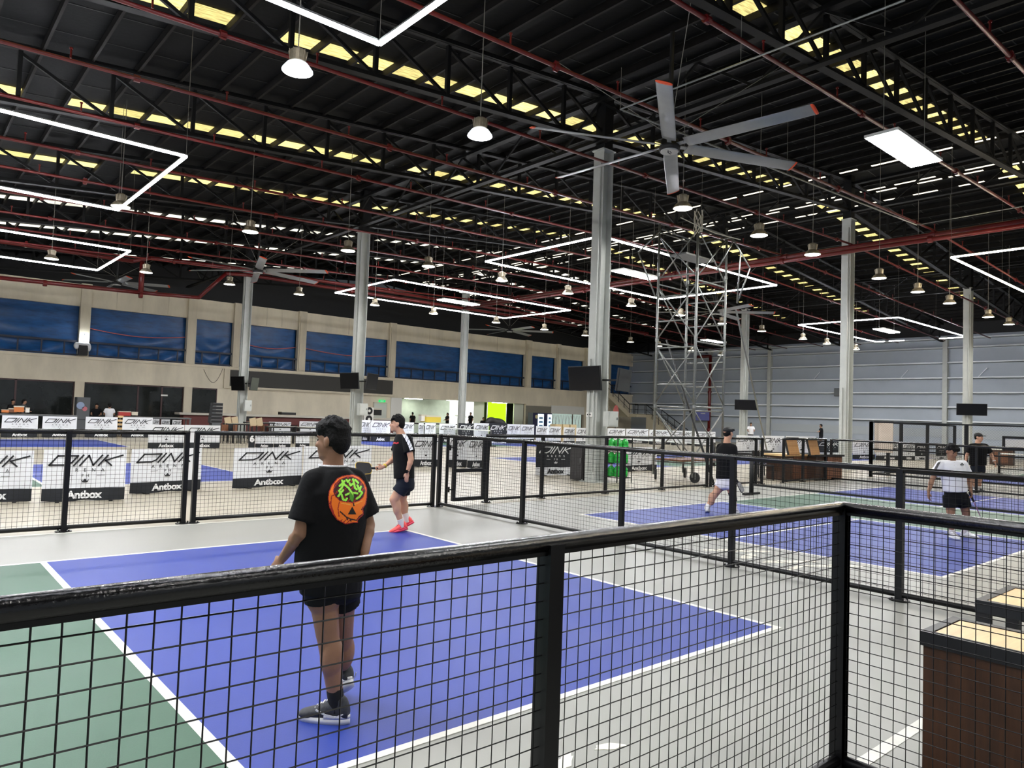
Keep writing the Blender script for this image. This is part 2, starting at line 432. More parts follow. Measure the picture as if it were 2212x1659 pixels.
# trusses -----------------------------------------------------------
TY = [(-2.6, 'above the near walkway'), (4.2, 'above the near courts'), (10.45, 'over the nearest grey column'), (16.55, 'second beyond the big fan'), (24.0, 'over the second row of columns'),
      (30.4, 'third from the tan wall'), (37.05, 'over the third row of columns'), (43.7, 'nearest the tan wall')]
XA, XB = X0+.2, X1-.4
vert = MB(); vert.box((-.045, -.05, .08), (.045, .05, 1.3)); vm = vert.mesh('web_post', steel_dark)
dg1 = MB(); dg1.bar((0, 0, .1), (1.9, 0, 1.25+.085*1.9), .07); dm1 = dg1.mesh('web_diagonal', steel_dark)
dg2 = MB(); dg2.bar((0, 0, 1.25), (1.9, 0, .1+.085*1.9), .07); dm2 = dg2.mesh('web_diagonal', steel_dark)
dg3 = MB(); dg3.bar((0, 0, .1), (1.9, 0, 1.25-.085*1.9), .07); dm3 = dg3.mesh('web_diagonal', steel_dark)
dg4 = MB(); dg4.bar((0, 0, 1.25), (1.9, 0, .1-.085*1.9), .07); dm4 = dg4.mesh('web_diagonal', steel_dark)
for i, (ty, where) in enumerate(TY):
    t = thing('roof_truss', 'long dark steel roof truss running lengthwise, '+where, 'truss', (0, ty, 0), 'roof trusses')
    for (nm, off, wd, h) in (('bottom_chord', .0, .2, .12), ('top_chord', 1.3, .18, .14)):
        b_ = MB()
        for (a, b) in ((XA, RIDGE), (RIDGE, XB)):
            b_.bar((a, ty, zb(a)+off+.06), (b, ty, zb(b)+off+.06), wd, h*.35); b_.bar((a, ty, zb(a)+off+.1), (b, ty, zb(b)+off+.1), wd*.3, h)
        b_.build(nm, steel_dark, t)
    k = 0; x = .5-1.9*7
    while x < XB:
        o = link('web_post', vm, t); o.location = (x, 0, zb(x))
        if x+1.9 < XB and not (x < RIDGE < x+1.9):
            up = x < RIDGE; o = link('web_diagonal', (dm2 if up else dm3), t); o.location = (x, 0, zb(x))
        x += 1.9; k += 1
for xg, nm in ((13.3, 'crossing over the nearest grey column'), (28.8, 'along the roof ridge'), (43.6, 'crossing over the far columns')):
    t = thing('roof_girder', 'dark lattice girder running across the trusses, '+nm, 'girder', (xg, 0, 0), 'roof girders')
    z = zb(xg)
    for nm2, off in (('bottom_chord', .0), ('top_chord', 1.15)):
        b_ = MB(); b_.box((xg-.1, Y0+.2, z+off-.02), (xg+.1, Y1+.5, z+off+.02)); b_.box((xg-.02, Y0+.2, z+off), (xg+.02, Y1+.5, z+off+.12)); b_.build(nm2, steel_dark, t)
    y = Y0+.4; b2 = MB(); b2.bar((0, 0, .02), (0, 1.6, 1.15), .06); gm = b2.mesh('web_diagonal', steel_dark)
    b2 = MB(); b2.bar((0, 0, 1.15), (0, 1.6, .02), .06); gm2 = b2.mesh('web_diagonal', steel_dark); k = 0
    while y < Y1-1.5:
        o = link('web_diagonal', (gm, gm2)[k % 2], t); o.location = (0, y, z); y += 1.6; k += 1

# ================================================================== COLUMNS AND WHAT HANGS ON THEM
def column(x, y, label, top):
    t = thing('steel_column', label, 'column', (x, y, 0), 'grey steel columns')
    b = MB(); w_ = .2
    b.box((x-w_, y-.19, .02), (x-w_+.022, y+.19, top)); b.box((x+w_-.022, y-.19, .02), (x+w_, y+.19, top)); b.box((x-w_+.02, y-.012, .02), (x+w_-.02, y+.012, top))
    b.build('shaft', colgray, t)
    b = MB(); b.box((x-.3, y-.3, 0), (x+.3, y+.3, .025))
    for i in (-1, 1):
        for j in (-1, 1): b.tube((x+i*.24, y+j*.24, .02), (x+i*.24, y+j*.24, .06), .02, 6)
    b.build('base_plate', colgray, t)
    b = MB(); b.box((x-.26, y-.22, top-.03), (x+.26, y+.22, top)); b.build('cap_plate', colgray, t)
    b = MB(); b.box((x-.17, y-.17, top), (x+.17, y+.17, zb(x)+1.55)); b.build('dark_head', steel_dark, t)
    b = MB(); b.tube((x-.235, y-.1, .3), (x-.235, y-.1, top-.4), .025, 8); b.tube((x-.235, y+.06, .3), (x-.235, y+.06, 3.4), .02, 8); b.build('conduit', colgray, t)
    return t
CPOS = [(13.55, 10.45, 'tall grey column nearest the camera with two screens facing apart', 9.3), (13.55, 24.0, 'grey column between tan wall and nearest column, screens at mid height', 9.3),
        (13.55, 36.85, 'slim grey column in front of the tan wall under the second fan', 9.2), (28.85, 10.45, 'grey column standing right of the scaffold tower', 10.5),
        (28.85, 24.0, 'grey column mostly hidden behind the nearest grey column', 10.5), (28.85, 37.0, 'grey column in front of the lit alcove in the tan wall', 10.2),
        (43.6, 10.45, 'grey column furthest right, a screen hanging low on it', 9.7), (43.3, 24.0, 'grey column behind the scaffold with one screen', 9.7), (43.6, 37.0, 'far grey column behind the nearest one, close to the stair', 9.5)]
for (x, y, lb, tp) in CPOS: column(x, y, lb, tp)
# grey junction boxes on columns
for (x, y, z0, h, lb) in ((13.62, 9.98, 1.55, .42, 'grey electrical box on the nearest tall column, low down'), (13.62, 23.6, 1.55, .5, 'grey electrical box on the column behind the pumpkin shirt player'), (13.7, 36.45, 1.5, .6, 'grey electrical box on the column before the tan wall')):
    t = thing('junction_box', lb, 'box', (x, y, z0))
    b = MB(); b.box((x-.2, y-.1, z0), (x+.2, y+.1, z0+h)); b.build('case', colgray, t)
    b = MB(); b.box((x-.18, y-.115, z0+.03), (x+.18, y-.1, z0+h-.03)); lid = b.build('lid', colgray, t)
    b = MB(); b.box((x+.12, y-.13, z0+h*.45), (x+.15, y-.115, z0+h*.6)); b.build('latch', alum, t)
def screen(c, n, wd, h, label, colpt):
    """flat screen centred at c, facing horizontal direction n"""
    c = V(c); n = V((n[0], n[1], -.12)).normalized(); sx = V((-n.y, n.x, 0)).normalized(); up = sx.cross(n).normalized(); up = up if up.z > 0 else -up
    t = thing('television', label, 'television', c, 'column screens')
    b = MB(); b.obox(c, sx, up, n, wd/2, h/2, .025); b.build('casing', blackm, t)
    b = MB(); b.obox(c+n*.028, sx, up, n, wd/2-.015, h/2-.02, .004); b.build('display', screenm, t)
    b = MB(); q = V(colpt); b.bar(c-n*.03, (q.x, q.y, c.z), .06, .05); b.obox(c-n*.04, sx, up, n, .2, .15, .015); b.build('wall_bracket', blackm, t)
    return t
screen((13.2, 10.6, 2.86), (-1, .02), 1.22, .68, 'large dark screen on nearest tall column, facing the courts', (13.4, 10.45))
screen((13.85, 9.75, 2.83), (.38, -.93), 1.1, .62, 'dark screen at the right side of the nearest tall column, angled away', (13.6, 10.3))
screen((13.05, 23.75, 2.96), (-.98, -.2), 1.15, .68, 'dark screen left of the column behind the pumpkin shirt player', (13.4, 24))
screen((13.95, 23.5, 2.98), (.62, -.78), 1.15, .68, 'angled screen right of the column behind the pumpkin shirt player', (13.65, 24))
screen((13.15, 36.55, 3.0), (-.95, -.3), 1.1, .78, 'dark screen left of the slim column before the tan wall', (13.4, 36.85))
screen((14.0, 36.4, 3.02), (.74, -.67), 1.1, .72, 'framed screen right of the slim column before the tan wall', (13.65, 36.85))
screen((42.9, 23.6, 3.05), (-.85, -.52), 1.45, .7, 'wide screen on the column behind the scaffold', (43.2, 24))
screen((43.1, 10.1, 2.96), (-.93, -.36), 1.42, .64, 'wide screen on the furthest right grey column', (43.4, 10.4))
# loudspeaker on the end wall
t = thing('wall_speaker', 'small black loudspeaker fixed high on the grey end wall', 'speaker', (58.0, 24.3, 4.6)); b = MB(); b.box((57.85, 24.05, 4.3), (58.15, 24.55, 4.95)); b.build('cabinet', blackm, t)
b = MB(); b.box((57.83, 24.08, 4.34), (57.85, 24.52, 4.9)); b.build('grille', plastic_gray, t); b = MB(); b.bar((58.1, 24.3, 4.6), (58.46, 24.3, 4.6), .08); b.build('bracket', blackm, t)

# ================================================================== LIGHTS
lampglow = emit('high bay lens', (255, 252, 240), 7.0)
lampbright = emit('bright high bay lens', (255, 255, 255), 26.0)
tubeglow = emit('linear led', (246, 248, 255), TUBE_L)
panelglow = emit('flat led panel', (250, 253, 255), PANEL_L)
hotshade = emit('glowing prismatic shade', (225, 232, 240), .9)
domem = mat('spun aluminium shade', (150, 140, 120), .4, metal=.6, noise=(12, .2))
def add_light(parent, loc, kind, power, size, sizey=None, color=(1, .985, .95), spread=PI):
    ld = bpy.data.lights.new('lamp_light', 'SPOT'); ld.energy = power*2.3; ld.color = color; ld.shadow_soft_size = .16; ld.spot_size = math.radians(168); ld.spot_blend = .25
    o = bpy.data.objects.new('lamp_light', ld); COL.objects.link(o); o.parent = parent; o.location = V(loc)-ORG[parent.name]
    return o
ROWS = [(-3.6, [-8.5, -4.7, -.4, 3.34, 7.11, 10.4, 13.73, 17.4, 20.6, 25.6, 29.2, 32.7, 37.8, 44.8], 'behind the viewer'), (-11.0, [-8.5, -.4, 7.11, 13.73, 20.6, 29.2], 'furthest behind the viewer'), (7.85, [-8.5, -4.7, -.4, 3.34, 7.11, 13.73, 17.4, 20.6, 25.6, 29.2, 32.7, 37.8, 41.0, 44.8, 48.6], 'above the near courts'),  # unseen rows behind the viewer, added to light surfaces that face the camera
        (19.15, [-4.4, -.5, 3.27, 6.92, 10.3, 13.62, 17.2, 21.0, 25.3, 29.2, 33.0, 37.1, 42.0, 45.2, 49.5], 'over the middle courts'),
        (29.6, [-4.4, -.5, 3.17, 6.55, 10.0, 13.3, 17.43, 21.1, 25.57, 29.5, 33.2, 37.8, 41.0, 45.0, 49.0], 'nearest the tan wall')]
proto = None
for ri, (ly, xs, where) in enumerate(ROWS):
    n = 0
    for lx in xs:
        vis = lx > 2.5 and ly > 0
        if vis: n += 1
        hot = ly == 7.85 and lx in (3.34, 7.11)
        lz = 7.2
        side = '%s high-bay lamp from the left in the row %s' % (ORD[n-1], where)
        if not vis: side = 'high-bay lamp out of view, %s, %s' % (ORD[len([q for q in xs if q <= lx])-1], where)
        if hot: side = 'brightly lit bell lamp hanging %s the nearest roof lights' % ('left of centre under' if lx < 5 else 'above the red pipe beside')
        t = thing('high_bay_lamp', side, 'lamp', (lx, ly, lz), 'high-bay lamps')
        b = MB(); b.lathe((lx, ly, lz), [(.25, 0), (.245, .02), (.17, .12), (.12, .15)], 20); b.build('shade', hotshade if hot else domem, t, True)
        b = MB(); b.lathe((lx, ly, lz), [(.238, -.004), (.238, .002)], 20); b.build('lens', lampbright if hot else lampglow, t)
        b = MB(); b.lathe((lx, ly, lz), [(.12, .15), (.13, .16), (.13, .33), (.09, .36), (.03, .38)], 14)
        for k in range(10):
            a = 2*PI*k/10; b.bar((lx+.12*math.cos(a), ly+.12*math.sin(a), lz+.16), (lx+.15*math.cos(a), ly+.15*math.sin(a), lz+.33), .012)
        b.build('driver_housing', domem, t)
        b = MB(); b.tube((lx, ly, lz+.37), (lx, ly, zb(lx)+1.62), .01, 5); b.build('suspension_rod', cablem, t)
        add_light(t, (lx, ly, lz-.03), 'A', LAMP_W*(1.3 if hot else 1), .45)
# linear frames --------------------------------------------------------
FR = [(-7.6, 3.3, 13.45, 19.6, 7.2, 'rectangular white light frame over the middle court furthest left'), (-7.6, 3.8, .2, 6.05, 7.15, 'white light frame almost overhead, only one corner in view'),
      (16.8, 28.45, 13.45, 19.75, 8.0, 'rectangular white light frame framing the scaffold tower top'), (16.5, 28.4, 26.3, 32.2, 8.0, 'flat rectangular light frame right of the tan wall centre'),
      (-6.5, 5.15, 26.2, 31.75, 7.35, 'rectangular light frame low over the courts beside the red fire main'), (27.3, 39.0, -.1, 6.05, 8.0, 'yellowish white light frame cut by the right picture edge'),
      (41.1, 52.4, 13.15, 19.0, 8.0, 'distant rectangular light frame close to the grey end wall')]
warmtube = emit('warm linear led', (255, 238, 205), TUBE_L*.75)
for (xa, xb, ya, yb, z, lb) in FR:
    t = thing('linear_light_frame', lb, 'light', (xa, ya, z), 'suspended light frames'); mm = warmtube if xa == 27.3 else tubeglow
    edges_ = [((xa, ya), (xb, ya)), ((xb, yb), (xa, yb)), ((xa, yb), (xa, ya))]+([((xb, ya), (xb, yb))] if xa < 41 else [((xb, ya), (xb, ya+1.7)), ((xb, yb-1.9), (xb, yb-.9)), ((xb, yb-.6), (xb, yb))])
    for (p, q) in edges_:
        b = MB(); b.bar((p[0], p[1], z), (q[0], q[1], z), .055, .045); tb = b.build('light_bar', mm, t)
        b = MB(); b.bar((p[0], p[1], z+.04), (q[0], q[1], z+.036), .06, .03); b.build('profile', alum, tb)
    for (px, py) in ((xa, ya), (xb, ya), (xb, yb), (xa, yb), ((xa+xb)/2, ya), ((xa+xb)/2, yb)):
        b = MB(); b.tube((px, py, z+.05), (px, py, zb(px)+1.62), .006, 4); b.build('hanging_wire', cablem, t)
# flat panels ------------------------------------------------------------
for (px, py, z, lb) in ((15.0, 3.0, 7.8, 'blazing rectangular light panel hanging nearest, right of the big fan'), (22.0, 16.15, 7.8, 'bright light panel behind the nearest column beside the scaffold'), (21.9, 28.4, 7.8, 'bright light panel over the lit alcove'),
                        (44.9, 27.6, 7.8, 'light panel behind the scaffold near the end wall'), (45.2, 15.4, 7.8, 'light panel before the grey end wall'), (-2.5, 3.0, 7.1, 'light panel overhead behind the picture edge'), (-2.5, 16.2, 7.1, 'light panel out of view over the middle court'), (36, 3.0, 7.8, 'light panel beyond the right picture edge')):
    t = thing('light_panel', lb, 'light', (px, py, z), 'flat light panels')
    b = MB(); b.box((px-1.2, py-.31, z), (px+1.2, py+.31, z+.02)); b.build('diffuser', panelglow, t)
    b = MB(); b.box((px-1.23, py-.34, z+.01), (px-1.2, py+.34, z+.07)); b.box((px+1.2, py-.34, z+.01), (px+1.23, py+.34, z+.07)); b.box((px-1.2, py-.34, z+.01), (px+1.2, py-.31, z+.07)); b.box((px-1.2, py+.31, z+.01), (px+1.2, py+.34, z+.07)); b.box((px-1.2, py-.31, z+.05), (px+1.2, py+.31, z+.07)); b.build('housing', white_paint, t)
    b = MB()
    for i in (-1, 1): b.tube((px+i*1.1, py, z+.06), (px+i*1.1, py, zb(px+i*1.1)+1.62), .008, 4)
    b.build('suspension_cables', cablem, t)

# ================================================================== SPRINKLER PIPES
def pz(x): return 8.45+.032*x if x < 28.5 else 8.45+.032*28.5-.032*(x-28.5)
headm = MB(); headm.tube((0, 0, .02), (0, 0, .2), .02, 6); headm.tube((0, 0, .2), (0, 0, .23), .035, 6); hm = headm.mesh('sprinkler_head', redpipe)
coup = MB(); coup.tube((-.06, 0, 0), (.06, 0, 0), .075, 10); coup.box((-.05, -.1, -.02), (.05, .1, .02)); cm = coup.mesh('coupling', redpipe)
PY = [.9, 3.98, 7.0, 10.2, 13.28, 16.2, 19.45, 22.3, 25.4, 28.6, 31.6, 34.6]
for i, py in enumerate(PY):
    t = thing('sprinkler_pipe', 'thin red sprinkler pipe along the roof, %s counting away from the camera' % ORD[i], 'pipe', (0, py, 0), 'red sprinkler pipes')
    b = MB()
    for (a, c) in ((X0+.5, 28.5), (28.5, X1-1)): b.tube((a, py, pz(a)), (c, py, pz(c)), .042, 8)
    b.build('pipe', redpipe, t, True)
    for k in range(-2, 17):
        x = k*3.05+1.0+(i % 2)*.7
        o = link('sprinkler_head', hm, t); o.location = (x, 0, pz(x)+.03)
        if k % 2 == 0: o = link('coupling', cm, t); o.location = (x+1.2, 0, pz(x+1.2)); o.rotation_euler = (random.uniform(0, 2), 0, 0)
for (xm, zm, r, lb) in ((28.55, 9.25, .09, 'thick red main pipe running crosswise at the ridge, upper of two'), (28.25, 9.0, .09, 'thick red main pipe running crosswise at the ridge, lower of two')):
    t = thing('cross_main_pipe', lb, 'pipe', (xm, 0, zm)); b = MB(); b.tube((xm, -8, zm), (xm, 36.4, zm), r, 10); b.build('pipe', redpipe, t, True)
    for k in range(7):
        b = MB(); b.tube((xm, -5+6*k, zm), (xm, -4.85+6*k, zm), r*1.5, 12); b.build('coupling', redpipe, t)
FS = (36.5-CAM.y)/(37-CAM.y)
def fp(x, z): return (CAM.x+(x-CAM.x)*FS, 36.5, CAM.z+(z-CAM.z)*FS)
t = thing('fire_main_pipe', 'thick red fire main with a dropped loop in front of the tan wall', 'pipe', (8.2, 37, 7.3))
b = MB(); b.path([fp(*q) for q in [(-9, 7.0), (2.26, 7.23), (8.13, 7.36), (11.0, 7.49), (12.35, 9.0), (13.7, 9.12), (40, 9.1)]], .1, 10); b.build('lower_run', redpipe, t, True)
b = MB(); b.path([fp(*q) for q in [(-9, 8.9), (7.7, 8.9), (8.5, 9.2), (13.66, 9.42), (28.6, 9.45), (49, 9.4)]], .1, 10); b.build('upper_run', redpipe, t, True)
b = MB(); b.tube(fp(8.15, 7.36), fp(8.15, 8.95), .13, 12); b.build('riser', redpipe, t, True)
for x in (0, 4, 8.15, 20, 26, 33):
    b = MB(); b.tube(fp(x-.08, 7.23 if x < 10 else 9.1), fp(x+.08, 7.24 if x < 10 else 9.1), .15, 12); b.build('coupling', redpipe, t)
t = thing('wall_riser_pipe', 'vertical red riser pipe on the grey end wall behind the scaffold', 'pipe', (58.1, 36.6, 0))
b = MB(); b.path([(58.0, 38.4, 8.1), (58.0, 36.6, 8.1), (58.0, 36.6, .1)], .14, 10); b.build('pipe', redpipe, t, True)
b = MB(); b.tube((58.0, 36.6, 1.0), (58.0, 36.6, 1.2), .2, 12); b.tube((58.0, 36.6, 4.6), (58.0, 36.6, 4.75), .19, 12); b.build('coupling', redpipe, t)
# thin grey conduit frame that hangs behind the big fan
t = thing('conduit_frame', 'thin pale conduit running crosswise behind the big fan', 'conduit', (10, 5, 8.3))
b = MB(); b.tube(G(1340, 236, 8.4), G(1955, 0, 8.4), .018, 6); b.tube(G(1340, 236, 8.4), G(1980, 486, 8.6), .02, 6); b.tube(G(1980, 486, 8.6), G(2212, 445, 8.6), .016, 6); b.build('pipe', alum, t)
for (u, v) in ((1340, 236), (1600, 137), (1700, 377)):
    q = G(u, v, 8.4); b = MB(); b.tube(q, (q.x, q.y, zb(q.x)+.1), .006, 4); b.build('hanging_wire', cablem, t)

# ================================================================== CEILING FANS
bladem = mat('fan blade aluminium', (150, 153, 156), .4, metal=.3, noise=(3, .06)); tipm = mat('orange blade tip', (226, 78, 38), .5)
def fan(x, y, z, R, ang, label):
    t = thing('ceiling_fan', label, 'fan', (x, y, z), 'ceiling fans')
    b = MB(); b.tube((x, y, z+.3), (x, y, zb(x)+1.3), .05, 10); b.build('drop_rod', blackm, t)
    b = MB(); b.lathe((x, y, z), [(.1, -.12), (.23, -.12), (.24, -.02), (.2, .02), (.2, .12), (.1, .16), (.09, .34), (.05, .36)], 20); b.build('motor_hub', blackm, t, True)
    b = MB(); b.lathe((x, y, z), [(.2, -.15), (.2, -.12), (.02, -.119)], 20); hc = b.build('hub_cover', mat('pale hub cover', (190, 190, 188), .5), t)
    b = MB(); b.stroke([(-.1, -.04), (-.02, .02), (.1, .05)], .03, (x, y, z-.15), V((1, 0, 0)), V((0, 1, 0)), (0, 0, -.003)); b.stroke([(-.05, -.05), (.06, -.01)], .02, (x, y, z-.15), V((1, 0, 0)), V((0, 1, 0)), (0, 0, -.003)); b.build('hub_mark', ink_grey, hc)
    for k in range(6):
        a = math.radians(ang+60*k); d = V((math.cos(a), math.sin(a), 0)); s_ = V((-d.y, d.x, 0)); up = (UZ*.93+s_*.3).normalized(); ch = d.cross(up).normalized()
        c = V((x, y, z)); rings = []
        for (rr, wd) in ((.42, .16), (.6, .17), (R*.5, .17), (R-.06, .165)): rings.append((c+d*rr-UZ*.015*rr, ch, up, wd, .02))
        b = MB(); b.loft(rings, 14); bl = b.build('blade', bladem, t, True)
        e = c+d*(R-.06)-UZ*.015*R; b = MB(); b.loft([(e, ch, up, .17, .024), (e+d*.045, ch, up, .165, .022), (e+d*.06, ch, up, .13, .012)], 14); b.build('blade_tip', tipm, bl, True)
        b = MB(); b.obox(c+d*.34, d, ch, up, .2, .05, .008)
        for q in (.38, .48): b.ell(c+d*q-up*.012+ch*.03, (.012,)*3, 6, 4)
        b.build('blade_iron', bladem, bl)
    for k in range(4):
        a = math.radians(45+90*k); b = MB(); b.tube((x+.1*math.cos(a), y+.1*math.sin(a), z+.3), (x+2.6*math.cos(a), y+2.6*math.sin(a), zb(x)+.6), .008, 4); b.build('guy_wire', cablem, t)
fan(11.73, 6.79, 8.0, 3.3, 35, 'large six-bladed grey ceiling fan with orange tips, nearest the camera')
fan(11.15, 29.3, 8.0, 3.3, 12, 'six-bladed ceiling fan hanging before the tan wall column')
fan(7.5, 39.2, 8.05, 2.6, 30, 'ceiling fan close to the tan wall behind the red loop')
fan(32.8, 36.8, 8.0, 3.2, 20, 'small looking distant ceiling fan above the blue tarps')
fan(33.6, 20.0, 8.0, 3.2, 8, 'ceiling fan seen behind the scaffold tower')

# ================================================================== FENCES (posts, rails, welded wire)
def post_part(t, x, y, h, w_=.064, base=True):
    b = MB(); b.box((x-w_/2, y-w_/2, .012), (x+w_/2, y+w_/2, h)); p = b.build('post', black, t)
    if base:
        b = MB(); b.lathe((x, y, 0), [(.1, 0), (.1, .012), (.05, .016)], 16)
        for k in range(4): b.tube((x+.075*math.cos(.8+k*PI/2), y+.075*math.sin(.8+k*PI/2), .01), (x+.075*math.cos(.8+k*PI/2), y+.075*math.sin(.8+k*PI/2), .03), .01, 6)
        b.build('base_flange', black, p)
def wires(t, a, b_, z0, z1, r=.0018, pitch=.058, n=4):
    """welded square mesh between plan points a and b_"""
    a = V((a[0], a[1], 0)); e = V((b_[0], b_[1], 0)); d = e-a; L = d.length; d.normalize(); nn = V((-d.y, d.x, 0))
    m = MB(); s0 = .03+(L-.06) % pitch/2
    while s0 < L-.01:
        p = a+d*s0+nn*.004; j = random.uniform(-.0025, .0025)
        m.tube(p+UZ*z0+d*j, p+UZ*z1-d*j, r, n, cap=False); s0 += pitch
    z = z0+.03
    while z < z1: m.tube(a+UZ*z-nn*.003, e+UZ*z-nn*.003, r, n, cap=False); z += pitch
    o = m.build('wire_mesh', wirem, t); o['kind'] = 'stuff'; return o
def fence(label, pts, h=1.367, closed_ends=True, top_r=.029, lower=.06, group='court fences', skip=(), r=.0018, low_tube=True, basex=()):
    """pts: plan points of the posts in order; one fence run"""
    t = thing('court_fence', label, 'fence', (pts[0][0], pts[0][1], 0), group)
    for i, q in enumerate(pts): post_part(t, q[0], q[1], h-.03)
    a, e = V((pts[0][0], pts[0][1], 0)), V((pts[-1][0], pts[-1][1], 0)); d = (e-a).normalized()
    b = MB(); b.tube(a-d*.034+UZ*(h-top_r), e+d*.034+UZ*(h-top_r), top_r, 16); b.build('top_rail', glossy, t, True)
    b = MB(); b.bar(a+UZ*(h-.058), e+UZ*(h-.058), .034, .014); b.build('under_rail', black, t)
    b = MB(); b.tube(a+UZ*lower, e+UZ*lower, .028, 10); b.build('bottom_rail', black, t, True)
    for i, (p, q) in enumerate(zip(pts, pts[1:])):
        if i in skip: continue
        wires(t, p, q, lower+.02, h-.062, r=r)
    return t
NFY, NFX, DFX, FFY = -1.507, 2.365, 6.556, 7.99
fence('black mesh fence with the glossy round rail right across the foreground', [(-5.8, NFY), (-3.9, NFY), (-1.8, NFY), (.27, NFY), (NFX, NFY)], r=.0022)
fence('short black mesh fence turning off the foreground corner post towards the viewer', [(NFX, NFY), (NFX, -3.6), (NFX, -5.7)], r=.0022)
fence('black mesh fence dividing the two nearest courts', [(DFX, 7.99), (DFX, 5.62), (DFX, 3.52), (DFX, 1.75), (DFX, -.2), (DFX, -2.2), (DFX, -4.2)])
fence('black mesh fence far left, ending at the first close pair of posts', [(-3.2, FFY), (-1.2, FFY), (.48, FFY), (1.99, FFY)])
fence('black mesh fence behind the two players of the nearest court', [(2.13, FFY), (4.3, FFY), (6.42, FFY)])
fence('black mesh fence behind the second court, left of the scaffold wheels', [(7.8, 8.1), (9.4, 8.18), (11.5, 8.22), (13.65, 8.22), (15.6, 8.2)])
fence('black mesh fence behind the second court, in front of the brown counters', [(15.78, 8.2), (17.9, 8.1), (18.25, 8.1)])
fence('black mesh fence at the far end of the second court, behind the cap player', [(22.4, 8.0), (22.5, 5.9), (22.5, 3.8), (22.5, 1.7), (22.5, -.4)], r=.0026)
fence('black mesh fence right of the counters, running to the far right cage', [(19.3, 8.0), (20.5, 8.0), (22.0, 8.0)])
# open gate
t = thing('fence_gate', 'narrow black mesh gate with a middle bar at the fence corner', 'gate', (6.9, 8.03, 0))
for x in (6.93, 7.66):
    b = MB(); b.box((x-.035, 8.0, .08), (x+.035, 8.06, 1.31)); b.build('stile', black, t)
for z in (1.28, .66, .11):
    b = MB(); b.box((6.93, 8.005, z-.035), (7.66, 8.055, z+.035)); b.build('rail', black, t)
wires(t, (6.96, 8.03), (7.63, 8.03), .14, .64); wires(t, (6.96, 8.03), (7.63, 8.03), .7, 1.25)
b = MB(); b.tube((6.74, 8.0, .012), (6.74, 8.0, 1.34), .03, 8); gp = b.build('hinge_post', black, t)
for z in (.3, 1.1):
    b = MB(); b.tube((6.82, 8.03, z-.05), (6.82, 8.03, z+.05), .018, 8); b.bar((6.74, 8.02, z), (6.93, 8.03, z), .02); b.build('hinge', black, gp)
# tall cage on the far right
t = thing('chain_link_cage', 'tall black chain link cage around the far right court', 'fence', (25.6, 8.1, 0))
CG = [(25.7, 8.1), (27.2, 8.1), (28.4, 8.1), (30.8, 8.0), (33.6, 7.9)]; CG2 = [(25.7, 8.1), (25.9, 5.1), (26.0, 2.9), (26.0, .6), (26.0, -1.5)]
for run in (CG, CG2):
    for q in run:
        b = MB(); b.box((q[0]-.05, q[1]-.05, 0), (q[0]+.05, q[1]+.05, 2.0)); b.build('post', black, t)
    for z in (1.98, 1.0, .12):
        b = MB(); b.bar((run[0][0], run[0][1], z), (run[-1][0], run[-1][1], z), .05); b.build('rail', black, t)
    a, e = V((run[0][0], run[0][1], 0)), V((run[-1][0], run[-1][1], 0)); d = e-a; L = d.length; d.normalize(); m = MB(); s0 = -1.9
    while s0 < L:
        p0, p1 = max(s0, 0), min(s0+1.9, L)
        m.tube(a+d*p0+UZ*(.1+p0-s0), a+d*p1+UZ*(.1+p1-s0), .0014, 3, cap=False)
        m.tube(a+d*p0+UZ*(2.0-(p0-s0)), a+d*p1+UZ*(2.0-(p1-s0)), .0014, 3, cap=False); s0 += .085
    o = m.build('chain_link', wirem, t); o['kind'] = 'stuff'
# pickleball nets
def net(x, y0, y1, label):
    t = thing('court_net', label, 'net', (x, y0, 0), 'court nets')
    for y in (y0, y1):
        b = MB(); b.tube((x, y, .0), (x, y, .95), .05, 10); b.build('net_post', blackm, t, True)
        b = MB(); b.obox((x, y, .03), V((1, 0, 0)), V((0, 1, 0)), UZ, .35, .04, .025); b.build('foot', blackm, t)
    m = MB(); y = y0+.05
    while y < y1: m.tube((x, y, .27), (x, y, .87), .0022, 3, cap=False); y += .05
    z = .3
    while z < .86: m.tube((x, y0, z), (x, y1, z), .0022, 3, cap=False); z += .05
    o = m.build('netting', wirem, t); o['kind'] = 'stuff'
    b = MB(); b.box((x-.012, y0, .85), (x+.012, y1, .91)); b.build('top_tape', blackm if x < 20 else white_paint, t)
    b = MB(); b.bar((x, y0, .25), (x, y1, .25), .04, .045); b.build('bottom_bar', blackm, t)
net(NET2, -.35, 6.5, 'black pickleball net across the second court')
net(34.2, -.3, 6.4, 'pickleball net across the court beyond the cage'); net(-.95, 13.6, 20.1, 'pickleball net of the middle court at the left picture edge')
net(24.1, 13.6, 20.1, 'pickleball net across the middle court behind the nearest column'); net(24.1, 27.9, 34.4, 'white taped pickleball net across the far court right of centre')

